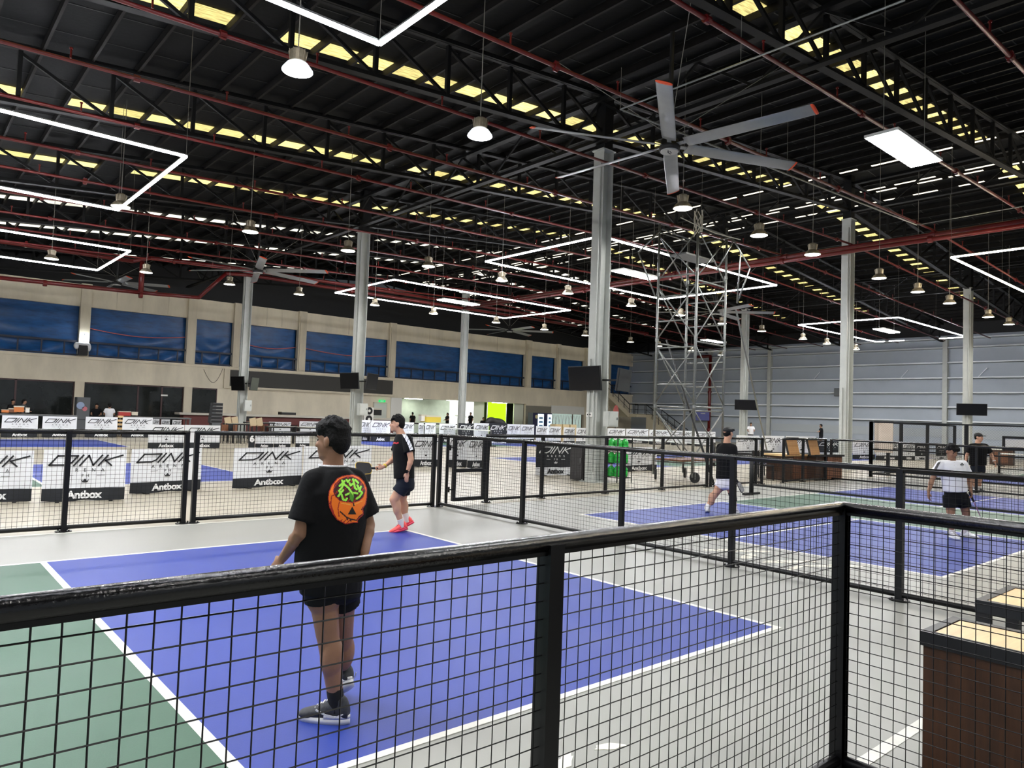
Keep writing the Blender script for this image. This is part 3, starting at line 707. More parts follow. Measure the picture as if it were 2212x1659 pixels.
# ================================================================== BANNERS
# lettering is drawn as strokes: wide slanted capitals
BX, BZ = V((1, 0, 0)), UZ; OUT = V((0, -.004, 0))
def logo_mb(cx, z, h):
    b = MB(); sh = .78; o = (cx, -.012, z)
    def P(x, y): return ((x*1.02+sh*y)*h, y*h)
    wd = .15*h
    L = [[(.08, .06), (1.42, .06), (1.72, .3), (1.72, .94), (.08, .94), (.08, .06)], [(2.12, 0), (2.12, 1)], [(2.62, 0), (2.62, .97), (3.72, .03), (3.72, 1)], [(4.2, 0), (4.2, 1)], [(5.5, 1), (4.4, .5), (5.3, 0)]]
    tot = 5.5+.4
    for pl in L: b.stroke([P(x-3.12, y) for (x, y) in pl], wd, o, BX, BZ, OUT)
    return b
W0, H0 = 1.42, 1.0
def banner_proto(dark):
    t = thing('banner_barrier', None, None, (0, 0, 0))
    ca, cb = (black_cloth, white_cloth) if dark else (white_cloth, black_cloth)
    ia, ib = (ink_white, ink) if dark else (ink, ink_white)
    b = MB(); n = 16; vs = []; hs = .25
    for j, z in enumerate((hs, .5, .8, 1.0)):
        for i in range(n+1):
            x = -W0/2+W0*i/n; vs.append((x, .012*math.sin(i*1.1+j)*(.5 if j == 3 else 1), z))
    fs = [(j*(n+1)+i, j*(n+1)+i+1, (j+1)*(n+1)+i+1, (j+1)*(n+1)+i) for j in range(3) for i in range(n)]
    k = len(vs); vs += [(x, y+.008, z) for (x, y, z) in vs]; fs += [tuple(q+k for q in reversed(f)) for f in fs]; b.add(vs, fs); b.build('cloth', ca, t, True)
    b = MB(); vs = []
    for j, z in enumerate((.0, .12, hs)):
        for i in range(n+1):
            x = -W0/2+W0*i/n; vs.append((x, .016*math.sin(i*.9+j+1)*(1 if j == 0 else .4)-.002, z+(.018*math.sin(i*.7+2) if j == 0 else 0)))
    fs = [(j*(n+1)+i, j*(n+1)+i+1, (j+1)*(n+1)+i+1, (j+1)*(n+1)+i) for j in range(2) for i in range(n)]
    k = len(vs); vs += [(x, y+.008, z) for (x, y, z) in vs]; fs += [tuple(q+k for q in reversed(f)) for f in fs]; b.add(vs, fs); st = b.build('bottom_strip', cb, t, True)
    logo_mb(0, .69, .2).build('large_lettering', ia, t)
    me = text_mesh('A  R  E  N  A', .095, 0, 1.25); me.materials.append(ia); o = link('small_lettering', me, t); o.location = (0, -.014, .57)
    me = text_mesh('P H', .08, 0, 1.2); me.materials.append(ia); o = link('small_lettering', me, t); o.location = (0, -.014, .47)
    b = MB()
    for sx in (-1, 1): b.box((sx*.2 if sx > 0 else -.34, -.016, .495), (.34 if sx > 0 else -.2, -.012, .502))
    pts = [(-.07, .06), (-.045, 0), (.045, 0), (.07, .06), (.035, .025), (0, .075), (-.035, .025)]
    b.prism(pts, (0, -.012, .365), BX, BZ, OUT); b.build('crown_emblem', ia, t)
    me = text_mesh('Antbox', .2, .008, .95); me.materials.append(ib); o = link('sponsor_lettering', me, t); o.location = (0, -.022, .06)
    b = MB()
    for sx in (-1, 1): b.tube((sx*W0*.32, .03, .02), (sx*W0*.32, .02, .98), .012, 6)
    b.tube((-W0/2, .025, .985), (W0/2, .025, .985), .012, 6); b.build('frame', alum, t)
    b = MB()
    for sx in (-1, 1): b.obox((sx*W0*.32, .02, .012), V((1, 0, 0)), V((0, 1, 0)), UZ, .03, .2, .012)
    b.build('foot', blackm, t)
    index_kids(t); return t
PW, PB = banner_proto(False), banner_proto(True)
first = {False: True, True: True}
def banner(label, uL, vL, uR, vR, vtop, dark=False, group='banner barriers', maxw=None):
    A, B = G(uL, vL), G(uR, vR); A.z = B.z = 0; h = height_at(vtop, A)
    p = PB if dark else PW
    o = p if first[dark] else copy_tree(p)
    first[dark] = False
    o.location = (A+B)/2; o.rotation_euler.z = math.atan2((B-A).y, (B-A).x); o.scale = ((B-A).length/W0, 1, max(.7, min(1.25, h))/H0)
    tag(o, label, 'banner', group); return o
NB = 'banners before the middle court'
banner('white banner cut by the left picture edge, beyond the far fence', -130, 1087, 67, 1083, 972, group=NB)
banner('white banner with wrinkled black strip, nearest and second from left edge', 88, 1085, 268, 1079, 971, group=NB)
banner('white banner seen behind the close pair of fence posts', 280, 1068, 432, 1058, 970, group=NB)
banner('white banner left of the pumpkin shirt player, full name readable', 502, 1056, 650, 1047, 968, group=NB)
banner('white banner half hidden behind the pumpkin shirt player', 654, 1049, 800, 1041, 964, group=NB)
NB = 'banners before the food counters'
for i, (a, c) in enumerate(((2, 80), (90, 164), (183, 252), (263, 328))):
    banner('small far white banner before the food counters, %s from the left' % ORD[i], a, 945, c, 945, (897, 899, 900, 901)[i], group=NB)
NB = 'banners left of the six sign'
banner('white banner beyond the close pair of fence posts, left half of a pair', 319, 969, 396, 968.5, 917, group=NB)
banner('white banner beyond the close pair of fence posts, right half of a pair', 397, 968.5, 474, 968, 918, group=NB)
NB = 'small banners around the sixth court'
banner('small white banner right next to the black six sign', 551, 967, 590, 967, 935, group=NB)
banner('small white banner, second to the right of the six sign', 591, 967, 627, 967, 935, group=NB)
banner('narrow white banner near the pumpkin shirt player face', 638, 966, 668, 966, 937, group=NB)
banner('white banner beyond the bookshelf-like tables, left of two', 580, 938, 628, 938, 911, group=NB)
banner('white banner beyond the bookshelf-like tables, right of two', 646, 939, 692, 939, 910, group=NB)
banner('tiny white banner left of three before the dark windows', 329, 936, 343, 936, 905, group=NB)
banner('tiny white banner middle of three before the dark windows', 347, 936, 366, 936, 906, group=NB)
banner('tiny white banner right of three before the dark windows', 371, 937, 391, 937, 907, group=NB)
NB = 'banners across the centre'
CB = [(776, 799, 953, 907, 'white banner directly right of the column behind the players'), (800, 842, 954, 908, 'white banner left of the coral shoe player head'), (868, 893, 955, 912, 'white banner just right of the coral shoe player head'),
      (903, 914, 955, 914, 'narrow white banner left of a black post in the centre'), (917, 940, 956, 914, 'white banner right of a black post in the centre'), (948, 983, 956, 915, 'pale banner under the lit alcove, before a white net tape')]
for (a, c, v, vt, lb) in CB: banner(lb, a, v, c, v, vt, group=NB)
banner('black banner in the centre row, left of two dark ones', 989, 957, 1022, 957, 914, True, NB)
banner('white banner between the two small black banners', 1023, 957, 1055, 957, 914, group=NB)
banner('black banner in the centre row carrying the number two', 1056, 958, 1093, 958, 914, True, NB)
for (a, c, v, vt, lb) in ((1095, 1123, 958, 916, 'white banner right of the number two banner, first of a pair'), (1124, 1153, 958, 917, 'white banner right of the number two banner, second of a pair'), (1157, 1182, 962, 920, 'white banner before the drinks fridges, left one'),
                          (1184, 1211, 962, 921, 'white banner before the drinks fridges, right one'), (1217, 1241, 962, 923, 'white banner before the curtained window'), (1244, 1273, 963, 924, 'white banner touching the nearest tall column on its left')):
    banner(lb, a, v, c, v, vt, group=NB)
banner('large black banner with white bottom strip left of the nearest tall column', 1157, 1027, 1240, 1026, 957, True)
banner('black banner partly behind the dark cabinet at the nearest tall column', 1243, 1026, 1300, 1026, 958, True)
banner('white banner behind the green bottle rack and scaffold wheel', 1338, 1019, 1418, 1016, 966)
banner('white banner with small logo right of the nearest column, upper row', 1312, 959, 1350, 959, 925)
for (a, c, v, vt, lb) in ((890, 947, 1008, 945, 'white banner behind the fence end, left of the gate'), (966, 1008, 1009, 944, 'white banner behind the gate, left half'), (1009, 1046, 1011, 946, 'white banner behind the gate, right half')):
    banner(lb, a, v, c, v, vt)
NB = 'banners at the right side'
for (a, c, v, vt, lb) in ((1352, 1400, 958, 926, 'white banner left of the scaffold front leg, far row'), (1402, 1448, 960, 928, 'white banner behind the scaffold left leg, far row'), (1450, 1497, 962, 930, 'white banner between the scaffold legs, far row'), (1500, 1545, 964, 932, 'white banner left of the flat cap player, far row'),
                          (1590, 1640, 985, 940, 'white banner right of the flat cap player'), (1645, 1694, 988, 941, 'white banner crossed by the scaffold strut'), (1697, 1762, 990, 942, 'white banner behind the two brown counters')):
    banner(lb, a, v, c, v, vt, group=NB)
banner('black banner right of the counters beside a grey column', 1765, 986, 1818, 986, 952, True, NB)
for (a, c, v, vt, lb) in ((1842, 1890, 992, 952, 'white banner inside the cage, left of three'), (1892, 1948, 994, 954, 'white banner inside the cage, middle of three'), (1949, 1976, 994, 957, 'white banner inside the cage, right of three')):
    banner(lb, a, v, c, v, vt, group=NB)
banner('black banner at the end of the cage row', 1977, 994, 2004, 994, 960, True, NB); banner('dark banner left of the white polo player head', 2022, 993, 2044, 993, 960, True, NB)
# number signs
def number_sign(label, u0, u1, v, vt, digit):
    A, B = G(u0, v), G(u1, v); h = height_at(vt, A); wd = (B-A).length
    t = thing('number_sign', label, 'sign', (A+B)/2, 'court number signs'); a = math.atan2((B-A).y, (B-A).x)
    ax, ay = (B-A).normalized(), UZ; nn = ax.cross(UZ); c = (A+B)/2
    b = MB(); b.obox(c+UZ*(h/2), ax, nn, UZ, wd/2, .02, h/2); b.build('board', black_cloth, t)
    me = text_mesh(digit, h*.62, .02); me.materials.append(ink_white); o = link('numeral', me, t); o.location = nn*.026+UZ*(h*.4); o.rotation_euler.z = a
number_sign('black sign with a white six behind the far fence', 536.5, 549.5, 967, 935, '6')
number_sign('black panel with a white two in the centre banner row', 1084, 1095, 956, 915, '2')

# ================================================================== GALLERY FITTINGS
# tarps between the gallery columns
edges = [(-5, .34), (1.2, .3), (7.42, .55), (13.55, .55), (16.5, .45), (21.2, .6), (28.8, .6), (36, .45), (43.4, .7), (47.3, .5), (51.2, .45), (54.6, .4), (58.4, .2)]
WH = ['furthest left, cut by the picture edge', 'first', 'left of the floodlit column', 'wide and right of the floodlit column', 'narrow, left of the slim grey column', 'behind the slim grey column', 'behind the column of the pumpkin shirt player', 'fourth wide one along the wall', 'right of the grey column at the alcove', 'narrow, left of the nearest tall column', 'narrow, second left of the nearest tall column', 'behind the nearest tall column', 'last before the grey end wall']
railm = mat('gallery railing paint', (20, 30, 52), .5)
red_rope = mat('pale red rope', (196, 104, 104), .6)
for i, ((xa, wa), (xb, wb)) in enumerate(zip(edges, edges[1:])):
    a, c = xa+wa/2, xb-wb/2
    t = thing('blue_tarp', 'creased blue tarpaulin closing a gallery bay, '+WH[i+1], 'tarp', (a, Y1+.25, 4.5), 'blue tarps along the gallery')
    n, m = 26, 16; vs = []
    ph = random.uniform(0, 6)
    for j in range(m+1):
        for k in range(n+1):
            u_, v_ = k/n, j/m; sag = math.sin(PI*u_)
            f = .11*math.sin(19*v_+ph+6*sag*(1-v_))*max(0, (.8-v_))*1.7*(.35+.65*sag)+.03*math.sin(9*u_+ph+3*v_)
            vs.append((a+(c-a)*u_, Y1+.32-f-.12*sag*(1-v_)*.6, 4.4+(7.5-4.4)*v_))
    b = MB(); b.add(vs, [(j*(n+1)+k, j*(n+1)+k+1, (j+1)*(n+1)+k+1, (j+1)*(n+1)+k) for j in range(m) for k in range(n)]); b.build('sheet', tarp, t, True)
    if i in (2, 4, 5):
        pts = [(a+(c-a)*q/12, Y1+.1, 6.15-.25*math.sin(PI*q/12)) for q in range(13)]
        b = MB(); b.path(pts, .03, 6); b.build('edge_rope', red_rope, t)
    g = thing('gallery_railing', 'dark gallery railing, bay '+WH[i+1], 'railing', (a, Y1-.02, 4.42), 'gallery railings')
    b = MB(); b.bar((a, Y1, 5.28), (c, Y1, 5.28), .09, .12); b.build('top_rail', railm, g); b = MB(); b.bar((a, Y1, 4.5), (c, Y1, 4.5), .05, .06); b.build('bottom_rail', railm, g)
    k = a+.5
    while k < c-.2: b = MB(); b.box((k-.04, Y1-.03, 4.45), (k+.04, Y1+.03, 5.26)); b.build('baluster', railm, g); k += 1.15
# floodlight on the gallery
q = onY(177, 762, Y1-.45)
t = thing('floodlight', 'small floodlight with white cloth and black box on the gallery column', 'light', q)
b = MB(); b.box((q.x-.2, q.y-.15, 4.45), (q.x+.28, q.y+.15, 5.1)); b.build('black_box', blackm, t)
b = MB(); b.ell((q.x+.02, q.y, 5.12), (.42, .22, .13), 14, 8); b.ell((q.x+.34, q.y, 4.95), (.13, .2, .27), 10, 8); b.ell((q.x-.3, q.y, 5.0), (.16, .16, .22), 10, 8); blob(b, 'white_cloth', white_cloth, t, .05, 3)
b = MB(); b.box((q.x-.05, q.y-.1, 5.4), (q.x+.22, q.y-.02, 5.6)); b.build('lamp_face', emit('flood glare', (240, 250, 255), 30), t)
b = MB(); b.tube((q.x+.08, q.y, 5.15), (q.x+.08, q.y, 5.75), .03, 6); b.build('stand', plastic_gray, t)
# dark shop windows under the gallery
wf = mat('maroon window frame', (58, 26, 26), .4)
def shop_window(n, xa, xb, mull, lb):
    o = bpy.data.objects.new('window_%d' % n, None); COL.objects.link(o); o.location = (xa, Y1, 0); ORG[o.name] = V((xa, Y1, 0)); struct(o, lb)
    xs = [xa]+mull+[xb]
    for a, c in zip(xs, xs[1:]):
        b = MB(); b.box((a+.04, Y1+.1, .02), (c-.04, Y1+.13, 2.84)); b.build('pane', darkglass, o)
    for x in xs: b = MB(); b.box((x-.05, Y1+.05, 0), (x+.05, Y1+.16, 2.88)); b.build('mullion', wf, o)
    b = MB(); b.box((xa, Y1+.05, 2.8), (xb, Y1+.16, 2.88)); b.build('window_head', wf, o)
shop_window(1, -6, 1.0, [-2.5], None); shop_window(2, 1.0, 7.1, [4.2], None); shop_window(3, 7.6, 13.3, [10.6, 12.0], None); shop_window(4, 13.8, 15.45, [], None)
q = onY(355, 854, Y1-.02); t = thing('exit_light', 'tiny white notice on the dark glass door', 'sign', q); b = MB(); b.box((q.x-.2, q.y-.01, q.z-.05), (q.x+.2, q.y+.01, q.z+.05)); b.build('plate', white_paint, t)
# long dark board
t = thing('dark_board', 'long dark blank board hung on the tan wall behind the columns', 'board', (16.2, Y1-.1, 3.1))
b = MB(); b.box((16.2, Y1-.12, 3.1), (29.0, Y1-.06, 4.2)); b.build('panel', mat('dark board face', (52, 50, 46), .6), t); b = MB(); b.box((15.8, Y1-.18, 2.95), (29.2, Y1-.06, 3.1)); b.box((15.8, Y1-.16, 3.1), (16.18, Y1-.06, 4.25)); b.build('ledge', concrete2, t)
t = thing('hanging_cable', 'slack dark cable drooping on the tan wall', 'cable', (14.2, Y1-.06, 4))
b = MB(); pts = [onY(440+42*k/10, 798+30*math.sin(PI*k/10)-3*(k/10), Y1-.07) for k in range(11)]; b.path(pts, .012, 5); b.build('cable', blackm, t)
# white service door and exit sign
o = bpy.data.objects.new('door_1', None); COL.objects.link(o); o.location = (27.45, Y1, 0); ORG[o.name] = V((27.45, Y1, 0)); struct(o)
b = MB(); b.box((27.45, Y1-.04, 0), (28.55, Y1+.02, 2.36)); b.build('door_leaf', mat('pale door', (206, 210, 200), .5), o); b = MB(); b.box((27.38, Y1-.03, 0), (27.45, Y1+.02, 2.43)); b.box((28.55, Y1-.03, 0), (28.62, Y1+.02, 2.43)); b.box((27.38, Y1-.03, 2.36), (28.62, Y1+.02, 2.43)); b.build('door_frame', cream, o)
b = MB(); b.ell((28.42, Y1-.07, 1.05), (.05, .04, .05), 8, 6); b.build('door_handle', alum, o)
t = thing('exit_sign', 'small lit green exit sign above the pale door', 'sign', (28.1, Y1-.06, 2.55)); b = MB(); b.box((27.82, Y1-.1, 2.46), (28.4, Y1-.04, 2.64)); b.build('sign_face', emit('exit green', (40, 200, 110), .9), t)
me = text_mesh('EXIT', .15, .004); me.materials.append(ink_white); o = link('lettering', me, t); o.location = (0, -.045, -.06)
# lit alcove
ax0, ax1 = 29.0, 43.35
b = MB(); b.box((ax0, Y1+.3, 2.9), (ax1, Y1+3.2, 3.0)); b.build('alcove_ceiling', white_paint, wall_left)
b = MB(); b.box((ax0, Y1+2.6, 0), (37.5, Y1+2.7, 2.9)); b.build('alcove_wall', mat('pale green plaster', (186, 196, 180), .8, noise=(1.2, .12)), wall_left)
b = MB(); b.box((38.4, Y1+1.4, 0), (39.6, Y1+1.5, 2.9)); b.box((42.2, Y1+.3, 0), (43.35, Y1+.4, 2.9)); b.build('alcove_return', mat('pale plaster', (208, 212, 198), .8), wall_left)
b = MB(); b.box((ax0-.05, Y1-.04, 0), (ax0+.95, Y1+.02, 2.93)); b.build('alcove_jamb', white_paint, wall_left)
t = thing('lime_poster', 'bright lime green lit panel in the alcove', 'panel', (40.9, Y1+1.3, 0)); b = MB(); b.box((39.8, Y1+1.2, .05), (42.0, Y1+1.25, 2.9)); b.build('face', emit('lime backlit', (176, 232, 30), 1.0), t); b = MB()
for x in (39.75, 42.0): b.box((x, Y1+1.15, 0), (x+.05, Y1+1.26, 2.95))
b.build('side_frame', white_paint, t)
t = thing('lit_poster', 'overexposed white backlit poster left of the lime panel', 'poster', (37.2, Y1+1.3, 0)); b = MB(); b.box((35.7, Y1+1.3, .4), (38.3, Y1+1.35, 2.85)); b.build('face', emit('white backlit', (250, 252, 245), 1.3), t)
b = MB(); b.stroke([(-.3, 0), (0, .9), (.35, .1)], .09, (36.9, Y1+1.29, 1.0), BX, BZ, OUT*2); b.stroke([(-.6, .6), (.6, .5)], .07, (36.9, Y1+1.29, 1.0), BX, BZ, OUT*2); b.build('faint_figure', mat('pale figure ink', (150, 170, 120), .7), t)
for (x, y) in ((32, Y1+1.4), (36, Y1+1.0), (40.8, Y1+.7)):
    t = thing('alcove_light', 'recessed ceiling light in the alcove, %s' % ('left' if x < 33 else 'middle' if x < 37 else 'right'), 'light', (x, y, 2.88)); b = MB(); b.box((x-.8, y-.12, 2.86), (x+.8, y+.12, 2.9)); b.build('diffuser', emit('alcove tube', (248, 252, 240), 26), t)
b = MB(); b.box((43.4, Y1-.06, 0), (46.6, Y1+.02, 2.75)); b.build('roller_door', mat('grey roller door', (128, 124, 112), .6), wall_left)
for z in [2.75*k/11 for k in range(1, 11)]: b = MB(); b.box((43.45, Y1-.08, z-.015), (46.55, Y1-.05, z+.015)); b.build('roller_slat', mat('grey roller door', (128, 124, 112), .6), wall_left)
o = bpy.data.objects.new('window_5', None); COL.objects.link(o); o.location = (46.6, Y1, 0); ORG[o.name] = V((46.6, Y1, 0)); struct(o)
b = MB(); b.box((46.8, Y1+.05, .6), (50.9, Y1+.08, 2.1)); b.build('pane', emit('curtained window', (176, 196, 186), .55), o)
b = MB(); b.box((46.6, Y1-.03, 2.1), (51.2, Y1+.1, 2.88)); b.box((46.6, Y1-.03, 0), (51.2, Y1+.1, .6)); b.build('white_panel', white_paint, o)
for x in (46.75, 49.6, 50.9): b = MB(); b.box((x-.05, Y1, .6), (x+.05, Y1+.1, 2.12)); b.build('mullion', mat('brown frame', (90, 74, 60), .5), o)
b = MB()
for k in range(9):
    x = 46.9+k*.45; b.stroke([(-.15, 0), (.15, 1.3)], .05, (x, Y1+.04, .65), BX, BZ, OUT); b.stroke([(.15, 0), (-.15, 1.3)], .05, (x, Y1+.04, .65), BX, BZ, OUT)
b.build('curtain_folds', white_cloth, o)
# drinks fridges
for i, (u0, u1) in enumerate(((1152, 1176), (1176, 1193))):
    A = onY(u0, 900, 43.8); B = onY(u1, 900, 43.8)
    t = thing('drinks_fridge', 'glass-fronted drinks fridge with navy side, %s of two' % ('left' if i == 0 else 'right'), 'fridge', (A.x, 43.8, 0), 'drinks fridges')
    b = MB(); b.box((A.x, 43.85, 0), (B.x-.03, 44.5, 2.1)); b.build('cabinet', mat('navy fridge', (28, 30, 66), .4), t)
    xa = A.x+(B.x-A.x)*.45; b = MB(); b.box((xa, 43.8, .15), (B.x-.06, 43.85, 2.0)); d = b.build('glass_door', emit('fridge light', (215, 232, 245), 1.1), t)
    b = MB()
    for z in (.5, .85, 1.2, 1.55): b.box((xa+.03, 43.78, z), (B.x-.1, 43.8, z+.03)); b.box((xa+.1, 43.78, z+.03), (B.x-.2, 43.795, z+.18))
    b.build('shelf_goods', mat('blue tins', (120, 160, 200), .4), d)
    if i == 0: b = MB(); b.lathe((0, 0, 0), [(.17, 0), (.17, .01)], 14); m_ = b.mesh('badge', mat('gold badge', (196, 186, 140), .4)); o = link('badge', m_, t); o.location = (.42, .04, 1.75); o.rotation_euler = (PI/2, 0, 0)
# stair in the far corner
sm_ = mat('pale stair concrete', (186, 176, 152), .85)
t = thing('corner_stair', 'pale concrete stair with black handrails in the far corner', 'stair', (52, 44, 0))
for k in range(11):
    x = 50.6+.28*k; z = 4.3-.175*k; b = MB(); b.box((x, 42.9, z-.2), (x+.32, 44.4, z)); b.build('step', sm_, t)
b = MB(); b.bar((50.4, 42.88, 4.2), (53.8, 42.88, 2.15), .1, .42); b.build('stringer', sm_, t); b = MB(); b.box((53.7, 41.9, 2.05), (56.6, 44.6, 2.35)); b.build('landing', sm_, t)
for k in range(13):
    y = 41.9-.3*k; z = 2.3-.18*k; b = MB(); b.box((55.2, y-.32, max(0, z-.35)), (56.6, y, z)); b.build('step', sm_, t)
b = MB(); b.prism([(0, 0), (-3.9, 0), (0, 2.15)], (55.18, 41.9, 0), V((0, 1, 0)), UZ, (.06, 0, 0)); b.build('stair_wall', sm_, t)
def handrail(pts):
    b = MB(); b.path([V(p)+UZ*1.0 for p in pts], .04, 6); b.path([V(p)+UZ*.5 for p in pts], .02, 5); h_ = b.build('handrail', blackm, t)
    for a, c in zip(pts, pts[1:]):
        a, c = V(a), V(c); n = max(2, int((c-a).length/.9))
        for k in range(n+1): p = a.lerp(c, k/n); bb = MB(); bb.tube(p, p+UZ*1.0, .03, 6); bb.build('baluster', blackm, h_)
handrail([(49.4, 42.88, 4.3), (50.5, 42.88, 4.3), (53.8, 42.88, 2.3), (55.1, 42.88, 2.3)]); handrail([(55.15, 41.9, 2.3), (55.15, 38.0, .0)]); handrail([(56.6, 44.5, 2.3), (56.6, 41.9, 2.3), (56.6, 38.0, .0)])
# ================================================================== COUNTERS, TABLES, SMALL THINGS
def table(label, x0, x1, y0, y1, h, top, legm, cat='table', group=None, grid=False):
    t = thing('table', label, cat, ((x0+x1)/2, (y0+y1)/2, 0), group)
    b = MB(); b.box((x0, y0, h-.05), (x1, y1, h)); b.build('table_top', top, t)
    b = MB(); b.box((x0, y0-.012, h-.07), (x1, y0, h+.003)); b.box((x0, y1, h-.07), (x1, y1+.012, h+.003)); b.box((x0-.012, y0, h-.07), (x0, y1, h+.003)); b.box((x1, y0, h-.07), (x1+.012, y1, h+.003)); b.build('edge_frame', legm, t)
    for (x, y) in ((x0+.05, y0+.05), (x1-.05, y0+.05), (x0+.05, y1-.05), (x1-.05, y1-.05)):
        b = MB(); b.box((x-.03, y-.03, 0), (x+.03, y+.03, h-.05)); b.build('leg', legm, t)
    return t
# near counter at the lower right: brown panel front, pale top in a black frame
t = thing('scorer_counter', 'dark brown counter with pale wood top at the lower right corner', 'counter', (2.75, -2.6, 0))
cx0, cx1, cy0, cy1, ch = 2.525, 2.985, -3.7, -1.83, .755
bv = [('BEVEL', dict(width=.004, segments=2))]
b = MB(); b.box((cx0+.012, cy0, .0), (cx0+.035, cy1-.012, ch-.06)); b.box((cx0+.035, cy1-.03, 0), (cx1-.02, cy1-.012, ch-.06)); b.build('front_panel', wood_dark, t)
b = MB(); b.box((cx0+.05, cy0, ch-.02), (cx1-.05, cy1-.05, ch+.0)); b.build('counter_top', wood_top, t)
b = MB()
for (a, c) in (((cx0, cy0, ch-.065), (cx0+.045, cy1, ch+.004)), ((cx1-.045, cy0, ch-.065), (cx1, cy1, ch+.004)), ((cx0+.045, cy1-.045, ch-.065), (cx1-.045, cy1, ch+.004))): b.box(a, c)
b.build('top_frame', mat('black steel frame', (22, 24, 28), .45), t)
for (x, y) in ((cx1-.03, cy1-.03), (cx1-.03, cy0+.03), (cx0+.05, cy0+.03)): b = MB(); b.box((x-.02, y-.02, 0), (x+.02, y+.02, ch-.06)); b.build('leg', blackm, t)
t = thing('bench_table', 'pale wood topped black framed table behind the brown counter', 'table', (4.1, -2.3, 0))
b = MB(); b.box((3.86, -3.7, .68), (4.46, -1.74, .7)); b.build('table_top', wood_top, t)
b = MB()
for (a, c) in (((3.81, -3.7, .63), (3.86, -1.69, .705)), ((4.46, -3.7, .63), (4.51, -1.69, .705)), ((3.86, -1.74, .63), (4.46, -1.69, .705)), ((3.81, -2.3, .63), (4.5, -2.26, .66))): b.box(a, c)
b.build('top_frame', mat('black steel frame', (22, 24, 28), .45), t)
for (x, y) in ((3.85, -1.73), (4.47, -1.73), (3.85, -2.28), (3.85, -3.4), (4.47, -3.4)): b = MB(); b.box((x-.035, y-.035, 0), (x+.035, y+.035, .64)); b.build('leg', blackm, t)
t = thing('seat_box', 'low brown seat box under the pale topped table', 'bench', (3.4, -2.9, 0)); b = MB(); b.box((3.2, -3.6, .38), (3.55, -2.28, .42)); b.build('seat', wood_mid, t); b = MB(); b.box((3.22, -3.55, 0), (3.26, -2.3, .38)); b.box((3.5, -3.55, 0), (3.54, -2.3, .38)); b.build('leg', blackm, t)
# food counter at the far left
table('long white food counter at the left edge before the dark windows', 2.2, 6.0, 38.6, 39.4, 1.0, white_paint, plastic_gray, 'counter')
table('pale food counter with boxes left of the stepped wooden rack', 7.9, 11.5, 38.8, 39.6, 1.0, cream, plastic_gray, 'counter')
def small_box(name, label, u, v, Yp, wd, h, m, cat='box', group=None):
    q = onY(u, v, Yp); t = thing(name, label, cat, (q.x, Yp, q.z), group)
    b = MB(); b.box((q.x-wd/2, Yp-wd*.3, q.z), (q.x+wd/2, Yp+wd*.3, q.z+h)); b.build('carton', m, t); b = MB(); b.box((q.x-wd/2-.01, Yp-wd*.31, q.z+h*.8), (q.x+wd/2+.01, Yp+wd*.31, q.z+h)); b.build('lid', cream, t); return t
orange = mat('orange food', (205, 120, 60), .6); redc = mat('red carton', (170, 50, 46), .6)
small_box('food_tray', 'tray of orange snacks at the left end of the food counter', 11, 891, 39, .3, .14, orange, 'tray'); small_box('food_box', 'brown box on the food counter before the black shirt vendor', 27, 891, 39, .32, .2, wood_mid); small_box('food_box', 'second snack tray right of the brown box on the counter', 40, 890, 39, .4, .3, orange, 'tray')
small_box('paper_cup', 'white cup on the food counter before the woman', 59, 891, 39, .16, .24, white_paint, 'cup'); small_box('red_carton', 'red and white carton on the right food counter', 268, 898, 39.1, .55, .24, redc); small_box('cream_pot', 'cream pot right of the red carton', 290, 897, 39.1, .3, .18, cream, 'pot')
t = thing('wooden_rack', 'stepped wooden rack between two white banners at the food counter', 'rack', (7.2, 38.2, 0)); q0, q1 = onY(252, 915, 38.2).x, onY(264, 915, 38.2).x
for z in (.15, .35, .55, .75, .95): b = MB(); b.box((q0, 38.0, z), (q1, 38.4, z+.1)); b.build('shelf', wood_top, t)
b = MB(); b.box((q0-.03, 38.0, 0), (q0, 38.4, 1.05)); b.box((q1, 38.0, 0), (q1+.03, 38.4, 1.05)); b.build('side_panel', wood_mid, t)
q0, q1 = onY(164, 900, 43.5).x, onY(193, 900, 43.5).x
t = thing('upright_fridge', 'dark grey upright fridge with two round stickers by the window column', 'fridge', ((q0+q1)/2, 43.5, 0)); b = MB(); b.box((q0, 43.5, .05), (q1, 44.2, 1.95)); b.build('cabinet', plastic_gray, t); b = MB(); b.box((q0+.02, 43.45, .7), (q1-.02, 43.5, 1.93)); b.box((q0+.02, 43.45, .08), (q1-.02, 43.5, .67)); d = b.build('door', plastic_gray, t)
for (u, v, r, m_, nm) in ((174, 876, .2, mat('blue white sticker', (150, 166, 196), .4), 'blue round sticker'), (183, 883, .13, mat('pink sticker', (206, 120, 130), .4), 'pink round sticker')):
    q = onY(u, v, 43.44); b = MB(); b.lathe((0, 0, 0), [(r, 0), (r, .008)], 18); o = link('sticker', b.mesh('sticker', m_), d); o.location = q-ORG[t.name]; o.rotation_euler = (PI/2, 0, 0); o['label'] = nm
q = onY(466, 892, 40.5); t = thing('line_array_speaker', 'tall grey stacked loudspeaker before the maroon bar counter', 'speaker', (q.x, 40.5, 0))
for k in range(6): b = MB(); z = .72+k*.2; b.box((q.x-.33+.02*k, 40.3, z), (q.x+.33, 40.8, z+.185)); sp = b.build('cabinet', plastic_gray, t); b = MB(); b.box((q.x-.3, 40.28, z+.03), (q.x+.3, 40.3, z+.15)); b.build('grille', blackm, sp)
b = MB(); b.box((q.x-.25, 40.3, .1), (q.x+.25, 40.8, .72)); b.box((q.x-.35, 40.2, 0), (q.x+.35, 40.9, .1)); b.build('base_trolley', plastic_gray, t)
